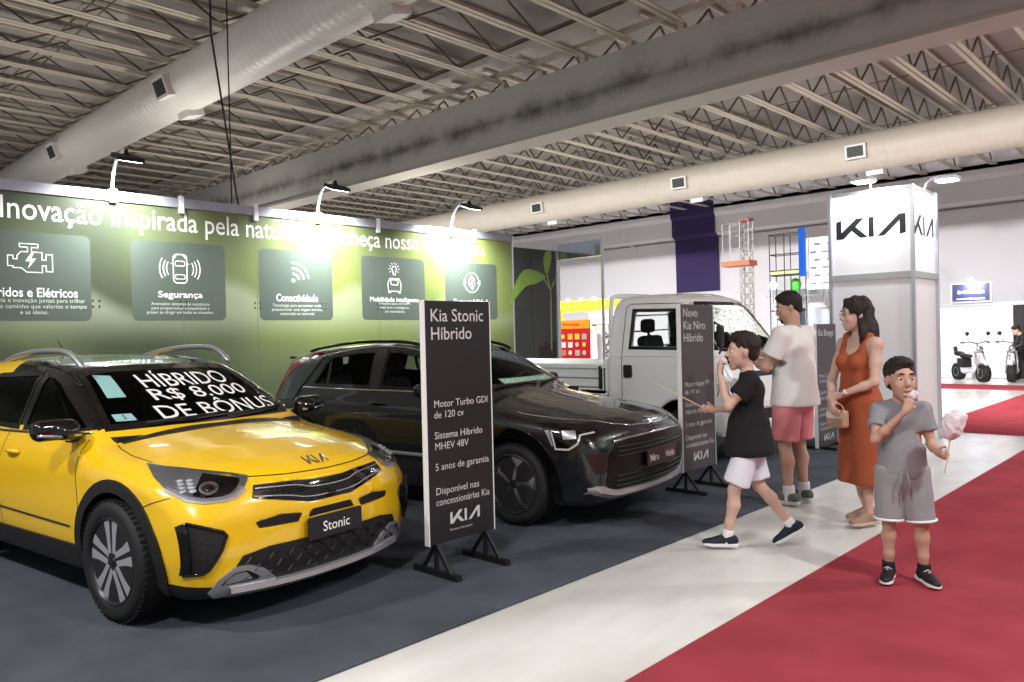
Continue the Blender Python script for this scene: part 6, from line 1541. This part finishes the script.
MB().box((-.16, -.16, 4.55), (.16, .16, 4.62)).build('top_plate', mat('rusty_red', (140, 84, 72), .7), ms)
# scaffold frame with blue drape and step-and-repeat banner
sc_ = thing('scaffold_frame', 'thin dark scaffold frame holding shelves beside the blue drape', 'frame', (-9.2, 20.6, 0))
m = MB()
for x in (-.42, 0, .42):
    for y in (-.2, .2): m.tube([(x, y, 0), (x, y, 4.12)], .014, 5)
for z in (1.2, 2.0, 2.98, 3.1, 3.55, 4.1): m.tube([(-.42, -.2, z), (.42, -.2, z), (.42, .2, z), (-.42, .2, z)], .014, 5, closed=True)
m.build('tubes', M_BLACK, sc_); MB().box((-.42, -.2, 3.0), (.42, .2, 3.12)).build('shelf', mat('shelf_khaki', (170, 168, 120), .6), sc_)
db = MB(); 
V = []; F = []
for i in range(13):
    x = -.09 + .015 * i; y = .03 * math.sin(i * 1.6)
    V += [(x, y, 2.9), (x, y, 4.2), (x, y + .02, 2.9), (x, y + .02, 4.2)]
    if i: b = 4 * i; F += [(b - 4, b, b + 1, b - 3), (b - 2, b - 1, b + 3, b + 2), (b - 4, b - 2, b + 2, b), (b - 3, b + 1, b + 3, b - 1)]
o = mk('blue_drape', V, F, mat('blue_cloth', (28, 96, 190), .8)); o.location = (-8.66, 20.30, 0); tag(o, 'narrow bright blue drape beside the white logo banner', 'drape')
bn = thing('logo_banner', 'white banner with rows of small dark blocks behind the man', 'banner', (-8.25, 20.7, 0))
MB().box((-.46, -.01, 2.55), (.62, .01, 3.95)).build('sheet', M_WHITE, bn)
mk_ = MB()
for r in range(6):
    for c in range(3): 
        x = -.36 + .33 * c + (.12 if r % 2 else 0); MB().box((x, -.014, 2.68 + .21 * r), (x + .17, -.0105, 2.68 + .21 * r + .06)).build('printed_block', mat('block_grey', (110, 112, 122), .6) if 'block_grey' not in bpy.data.materials else bpy.data.materials['block_grey'], bn)
for x in (-.46, .62): MB().tube([(x, 0.03, 0), (x, .03, 4.1)], .02, 6).build('pole', M_GALV, bn)
# low stand below with bright lamps, counter, balloon
st = thing('exhibition_stand', 'low grey and white stand with counter below the logo banner', 'stand', (-9.0, 21.6, 0))
MB().box((-1.3, .5, 0), (2.2, .56, 2.5)).build('back_panel', M_WHITE, st); MB().box((-1.3, -.1, 2.45), (2.2, .0, 2.62)).build('fascia', mat('fascia_grey', (150, 154, 160), .5), st)
MB().rbox((-.4, -.5, 0), (1.8, -.1, 1.05), .06).build('counter', mat('counter_grey', (120, 124, 132), .5), st)
for x in (-.9, -.1, .7): MB().rbox((x, .44, 1.3), (x + .55, .49, 2.1), .03).build('poster', mat('poster_%d' % int(x * 10 + 20), [(60, 74, 96), (170, 176, 186), (90, 96, 104)][int((x + .9) / .8 + .1)], .5), st)
for x, y, l in ((-9.9, 21.2, 'left of two bright round lamps over the low grey stand'), (-8.45, 21.2, 'right of two bright round lamps over the low grey stand')):
    t = thing('globe_lamp', l, 'lamp', (x, y, 2.62)); MB().lathe([(0, .02), (.08, .05), (.12, .14), (.08, .23), (0, .26)], 16).build('globe', mat('globe_glow', (250, 252, 255), .3, emit=6) if 'globe_glow' not in bpy.data.materials else bpy.data.materials['globe_glow'], t, True); MB().tube([(0, 0, -.4), (0, 0, .03)], .015, 6).build('stem', M_GALV, t)
S = Sdf((-.25, -.25, -.3), (.25, .25, .25), .02); S.ell((0, 0, .02), (.15, .15, .19), .02); S.cone((0, 0, -.17), (0, 0, -.21), .01, .025, .02)
o = S.mesh('green_balloon', mat('balloon_green', (84, 190, 70), .3)); o.location = (-9.15, 21.0, 2.70); tag(o, 'green balloon between the two bright round lamps', 'balloon')
MB().tube([(0, 0, -.2), (.02, 0, -.7), (0, 0, -1.62)], .004, 5).build('string', M_WHITE, o)
# yellow and red stand to the left of the truck cab
ys = thing('food_stand', 'white market stand with yellow lit fascia beyond the truck bed', 'stand', (-14.1, 18.0, 0))
MB().box((-1.1, 0, 2.16), (1.1, .1, 2.50)).build('yellow_fascia', mat('yellow_sign', (246, 214, 30), .5), ys); MB().box((-1.1, 1.4, 0), (1.1, 1.46, 2.5)).build('back_panel', M_WHITE, ys)
for x in (-1.1, 1.04): MB().box((x, 0, 0), (x + .06, .06, 2.2)).build('post', mat('yellow_post', (232, 206, 40), .5) if 'yellow_post' not in bpy.data.materials else bpy.data.materials['yellow_post'], ys)
MB().box((-.2, .5, 1.55), (1.1, .56, 1.72)).build('inner_sign', bpy.data.materials['yellow_sign'], ys); MB().box((-.3, .5, 1.72), (1.1, .6, 1.78)).build('dark_rail', M_BLACK, ys)
MB().rbox((-.9, -.2, 0), (.9, .3, 1.0), .05).build('counter', M_WHITE, ys)
for x in (-.72, -.22, .28):
    l = MB().lathe([(0, 0), (.05, .01), (.06, .06), (.02, .1), (0, .1)], 14, Matrix.Translation((x, -.12, 2.46))).build('spot_lamp', mat('spot_glow', (255, 252, 236), .3, emit=12) if 'spot_glow' not in bpy.data.materials else bpy.data.materials['spot_glow'], ys, True)
rp = thing('product_poster', 'red poster with orange header and product pictures on a stand', 'poster', (-11.43, 14.0, 0))
MB().box((-.46, 0, .72), (.46, .03, 1.82)).build('poster_sheet', mat('poster_red', (196, 30, 30), .45), rp); MB().box((-.46, -.004, 1.62), (.46, .001, 1.82)).build('header', mat('poster_orange', (236, 150, 40), .45), rp)
plaque('header_writing', fit2d(text2d('Promoções', 1, bold=.02), w=.5, cx=-.08, cy=1.72), (0, -.006, 0), (1, 0, 0), (0, 0, 1), mat('poster_deepred', (190, 60, 30), .5), rp)
r2 = random.Random(3)
for r in range(4):
    for c in range(4):
        x = -.40 + .21 * c; z = .80 + .19 * r; k = r2.randint(0, 2)
        if k == 2: o = MB().lathe([(0, 0), (.055, 0), (.055, .003), (0, .003)], 16, Matrix.Translation((x + .06, -.001, z + .07)) @ Matrix.Rotation(PI / 2, 4, 'X')).build('product_picture', mat('pic_%d' % (r * 4 + c), [(230, 200, 90), (224, 220, 214), (226, 120, 60), (200, 196, 190)][r2.randint(0, 3)], .5), rp)
        else: o = MB().box((x, -.004, z), (x + .14, .001, z + .13)).build('product_picture', mat('pic_%d' % (r * 4 + c), [(240, 190, 70), (226, 222, 214), (214, 130, 90), (180, 176, 170)][r2.randint(0, 3)], .5), rp)
for x in (-.44, .40): MB().box((x, .03, 0), (x + .04, .06, .9)).build('leg', M_ALU, rp)
wp = thing('poster_board', 'white panel with dark patterned print beside the red poster', 'panel', (-10.66, 14.0, 0))
MB().box((-.26, .2, 0), (.30, .24, 1.70)).build('panel', M_WHITE, wp)
for i in range(5): MB().tube([(-.05 + .05 * math.sin(i), .19, .7 + .17 * i), (.08, .19, .76 + .17 * i), (.02 + .06 * math.cos(i * 2), .19, .84 + .17 * i)], .014, 5).build('ink_figure', mat('ink', (60, 56, 66), .6) if 'ink' not in bpy.data.materials else bpy.data.materials['ink'], wp)

# scooter stand on the right
ss = thing('scooter_stand', 'white walled stand with a dark sign and black curtain where scooters are parked', 'stand', (-4.6, 24.5, 0))
M_W2 = mat('stand_wall', (226, 226, 232), .5)
for i in range(2): MB().box((-1.95 + .95 * i, 0, 0), (-1.02 + .95 * i, .05, 2.02)).build('wall_panel', M_W2, ss)
MB().box((-2.2, -.02, 0), (-1.97, .05, 1.25)).build('dark_panel', M_BLACK, ss)
MB().box((-2.1, -.05, 2.02), (4.2, .05, 2.10)).build('top_rail', M_ALU, ss)
V = []; F = []
for i in range(60):
    x = -.06 + .07 * i; y = .02 + .03 * math.sin(i * 1.9)
    V += [(x, y, 0), (x, y, 2.0)]
    if i: b = 2 * i; F.append((b - 2, b, b + 1, b - 1))
mk('black_curtain', V, F, M_BLACK, ss, True)
MB().box((-2.2, .1, 0), (-2.15, 3, 2.1)).build('side_wall', M_W2, ss)
sg_ = thing('lit_sign', 'dark hanging sign with pale glowing script over the scooters', 'sign', (-5.62, 24.35, 0))
MB().box((-.50, -.04, 2.12), (.50, .04, 2.66)).build('frame', M_ALU, sg_); MB().box((-.46, -.05, 2.15), (.46, -.041, 2.63)).build('sign_face', mat('navy_face', (26, 30, 62), .4), sg_)
plaque('sign_writing', fit2d(text2d('e-motion', 1, bold=.02), w=.66, h=.12, cx=.0, cy=2.42), (0, -.052, 0), (1, 0, 0), (0, 0, 1), mat('sign_glow', (200, 214, 255), .4, emit=2.0), sg_)
plaque('sign_writing', fit2d(text2d('mobilidade', 1), w=.7, h=.05, cx=.0, cy=2.22), (0, -.052, 0), (1, 0, 0), (0, 0, 1), M_TXT, sg_)
hl = MB().lathe([(0, 0), (.07, .01), (.07, .08), (0, .1)], 14, Matrix.Translation((.05, -.25, 2.70))).build('sign_lamp', bpy.data.materials['spot_glow'], sg_, True)
MB().tube([(.05, 0, 2.66), (.05, -.1, 2.82), (.05, -.25, 2.80)], .012, 6).build('lamp_arm', M_ALU, sg_, True)
L = bpy.data.lights.new('sign_light', 'AREA'); L.size = .3; L.energy = 45; o = bpy.data.objects.new('sign_light', L); COL.objects.link(o); o.parent = sg_; o.location = (.05, -.30, 2.66); o.rotation_euler = (RAD(25), 0, 0)

M_SCW = mat('scooter_white', (206, 208, 212), .3, coat=.5); M_RIMG = mat('scooter_rim', (176, 178, 182), .3, metal=.7)
def scooter(x, y, rz, label):
    t = thing('electric_scooter', label, 'scooter', (x, y, 0), rz, group=None)
    def whl(cx):
        M = Matrix.Translation((cx, 0, .235)) @ Matrix.Rotation(PI / 2, 4, 'X')
        w = MB().lathe([(.12, -.08), (.18, -.10), (.225, -.08), (.235, 0), (.225, .08), (.18, .10), (.12, .08)], 32, M).build('tyre', M_TIRE, t, True)
        MB().lathe([(0, -.05), (.06, -.06), (.12, -.085), (.125, 0), (.12, .085), (.06, .06), (0, .05)], 24, M).build('rim', M_RIMG, w, True)
    whl(.0); whl(-1.15)
    m = MB(); m.tube([(.0, .12, .235), (-.10, .12, .55), (-.18, .09, .78)], .022, 8); m.tube([(.0, -.12, .235), (-.10, -.12, .55), (-.18, -.09, .78)], .022, 8); m.tube([(-.18, -.12, .78), (-.18, .12, .78)], .022, 8); m.tube([(-.18, 0, .78), (-.26, 0, 1.0)], .025, 8); m.build('fork', M_GALV, t, True)
    m = MB(); m.tube(bez((-.30, -.36, 1.02), (-.22, -.25, 1.08), (-.24, -.1, 1.02), (-.26, 0, 1.0), 8) + bez((-.26, 0, 1.0), (-.24, .1, 1.02), (-.22, .25, 1.08), (-.30, .36, 1.02), 8)[1:], .014, 8); h = m.build('handlebar', M_BLACK, t, True)
    for s in (-1, 1):
        MB().tube([(-.30, s * .30, 1.02), (-.36, s * .38, 1.03)], .02, 8).build('grip', M_BLACK, h, True)
        MB().tube([(-.25, s * .20, 1.04), (-.22, s * .26, 1.22)], .007, 6).build('mirror_stem', M_BLACK, h); MB().lathe([(0, .012), (.05, .01), (.055, 0), (.05, -.012), (0, -.015)], 16, Matrix.Translation((-.22, s * .27, 1.26)) @ Matrix.Rotation(PI / 2, 4, 'Y')).build('mirror', M_BLACK, h, True)
    MB().lathe([(0, .05), (.07, .045), (.085, .0), (.07, -.06), (0, -.08)], 20, Matrix.Translation((-.14, 0, .86)) @ Matrix.Rotation(PI / 2, 4, 'Y')).build('head_light', M_CHROME, t, True)
    MB().tube(bez((.17, 0, .46), (.07, 0, .56), (-.08, 0, .56), (-.16, 0, .48), 8), .05, 8).build('front_mudguard', M_SCW, t, True)
    S = Sdf((-1.4, -.25, .1), (.05, .25, .8), .018); S.cone((-.22, 0, .70), (-.30, 0, .34), .05, .07, .03); S.cone((-.30, 0, .30), (-.82, 0, .26), .09, .10, .05, flat=((0, 0, 1), .6)); S.cone((-.82, 0, .30), (-1.18, 0, .52), .10, .08, .06, flat=((0, 1, 0), .9)); S.mesh('deck_body', M_SCW, t)
    S = Sdf((-1.45, -.25, .45), (-.4, .25, .95), .018); S.ell((-.78, 0, .66), (.22, .13, .07), .05); S.ell((-1.10, 0, .72), (.18, .12, .07), .05); S.cone((-1.26, 0, .74), (-1.30, 0, .86), .05, .06, .04, flat=((1, 0, 0), .6)); S.mesh('seat', M_BLACK, t)
    MB().box((-1.02, -.11, .36), (-.72, .11, .60)).build('battery_box', M_BLACK, t)
    return t
scooter(-4.98, 22.62, RAD(-48), 'white electric scooter parked left of the other, side showing')
scooter(-4.42, 22.95, RAD(-84), 'white electric scooter parked on the right, seen head on')
# crouching shopper in dark clothes behind the scooters
def shopper():
    t = thing('person', 'person in dark clothes bending over the scooters on the right', 'person', (-4.15, 23.95, 0), RAD(-150))
    J = dict(pelvis=vec(-.1, 0, .80), chest=vec(.14, 0, 1.08), neck=vec(.26, 0, 1.20), shL=vec(.2, .17, 1.16), shR=vec(.2, -.17, 1.16), elL=vec(.32, .22, .92), wrL=vec(.48, .15, .84), elR=vec(.3, -.22, .92), wrR=vec(.46, -.16, .82),
             hipL=vec(-.1, .09, .78), hipR=vec(-.1, -.09, .78), knL=vec(.02, .11, .44), anL=vec(-.05, .11, .08), knR=vec(-.02, -.11, .44), anR=vec(-.12, -.11, .08), f=vec(.7, 0, .7), s=vec(0, 1, 0))
    S = Sdf(*bounds(J), .016); torso(S, J, .95); legs(S, J, 1)
    for sd in 'LR': arm(S, J, sd, 1); hand_sdf(S, J['wr' + sd], (.7, 0, -.6), (-.6, 0, -.6), (0, -1 if sd == 'L' else 1, 0), .5, 1)
    M = headrot(0, RAD(-25)); hc = vec(.36, 0, 1.32); S.cone(J['neck'], hc, .055, .05, .02); P = head_sdf(S, hc, M, 1.0); b = S.mesh('body', M_SKIN3, t); short_hair(t, P, M, 1.0, b)
    C_ = Sdf(*bounds(J), .016); torso(C_, J, 1.1)
    for sd in 'LR': C_.cone(J['sh' + sd], J['el' + sd], .065, .055, .02); C_.cone(J['el' + sd], J['wr' + sd] * .7 + J['el' + sd] * .3, .055, .045, .02)
    C_.ell(J['neck'] + vec(.05, 0, .05), (.08, .08, .06), .01, 'sub'); C_.mesh('jacket', M_BLACK, t)
    D = Sdf(*bounds(J), .016); legs(D, J, 1.25); D.cone(J['pelvis'], J['pelvis'] + vec(0, 0, .04), .15, .14, .04); D.cut((0, 0, .06), (0, 0, -1)); D.mesh('trousers', M_INT, t)
    shoe(t, J['anL'], (1, .1, 0), .27, M_BLACK, M_BLACK); shoe(t, J['anR'], (1, -.1, 0), .27, M_BLACK, M_BLACK)
shopper()
for (x, y, p) in ((-1.0, -1.5, 290), (-5.6, -2.2, 290), (2.5, 3.5, 290), (2.5, 9.0, 290), (3.0, 21.0, 260)):
    bay(x, y, p)
def flood(x):  # unseen lamps added behind the beam to brighten the far wall
    t = thing('wall_fill_lamp', 'unseen fill lamp added behind the concrete beam to brighten the far wall', 'lamp', (x, 11.85, 5.95), group='added fill lamps behind the beam')
    R = Matrix.Rotation(RAD(54), 4, 'X')
    MB().rbox((-.2, -.16, -.04), (.2, .16, .05), .03, R).build('housing', M_BLACK, t)
    MB().bar((0, -.30, 0), (0, 0, .02), .04, .05).build('bracket', M_BLACK, t)
    L = bpy.data.lights.new('wall_fill_light', 'AREA'); L.shape = 'RECTANGLE'; L.size = .4; L.size_y = .3; L.energy = 420; L.color = (1, .98, .97); L.spread = RAD(100)
    o = bpy.data.objects.new('wall_fill_light', L); COL.objects.link(o); o.parent = t; o.location = R @ Vector((0, 0, -.06)); o.rotation_euler = (RAD(54), 0, 0)
for x in (-2.0, -7.5, -13.0, -18.5, -24.0): flood(x)
# lamps of the neighbouring stands behind the backdrop and by the far wall
def stand_lamp(x, y, z, power, warm, label):
    t = thing('floor_lamp', label, 'lamp', (x, y, 0), group='stand lamps behind the green backdrop')
    MB().lathe([(.18, 0), (.18, .02), (.02, .03), (.018, z), (0, z)], 20).build('stand', M_BLACK, t, 40)
    MB().lathe([(.04, z - .02), (.16, z + .1), (.17, z + .1), (.05, z - .03)], 24).build('uplight_bowl', M_ALU, t, 40)
    L = bpy.data.lights.new('up_light', 'AREA'); L.shape = 'DISK'; L.size = .28; L.energy = power; L.color = warm
    o = bpy.data.objects.new('up_light', L); COL.objects.link(o); o.parent = t; o.location = (0, 0, z + .09); o.rotation_euler = (PI, 0, 0)
for x, y in ((-12.5, 1.0), (-13.0, 6.0), (-18.5, 3.0), (-14.0, 12.0), (-20.0, 10.0)):
    stand_lamp(x, y, 3.0, 70, (1, .94, .86), 'uplight on a pole hidden behind the green backdrop')
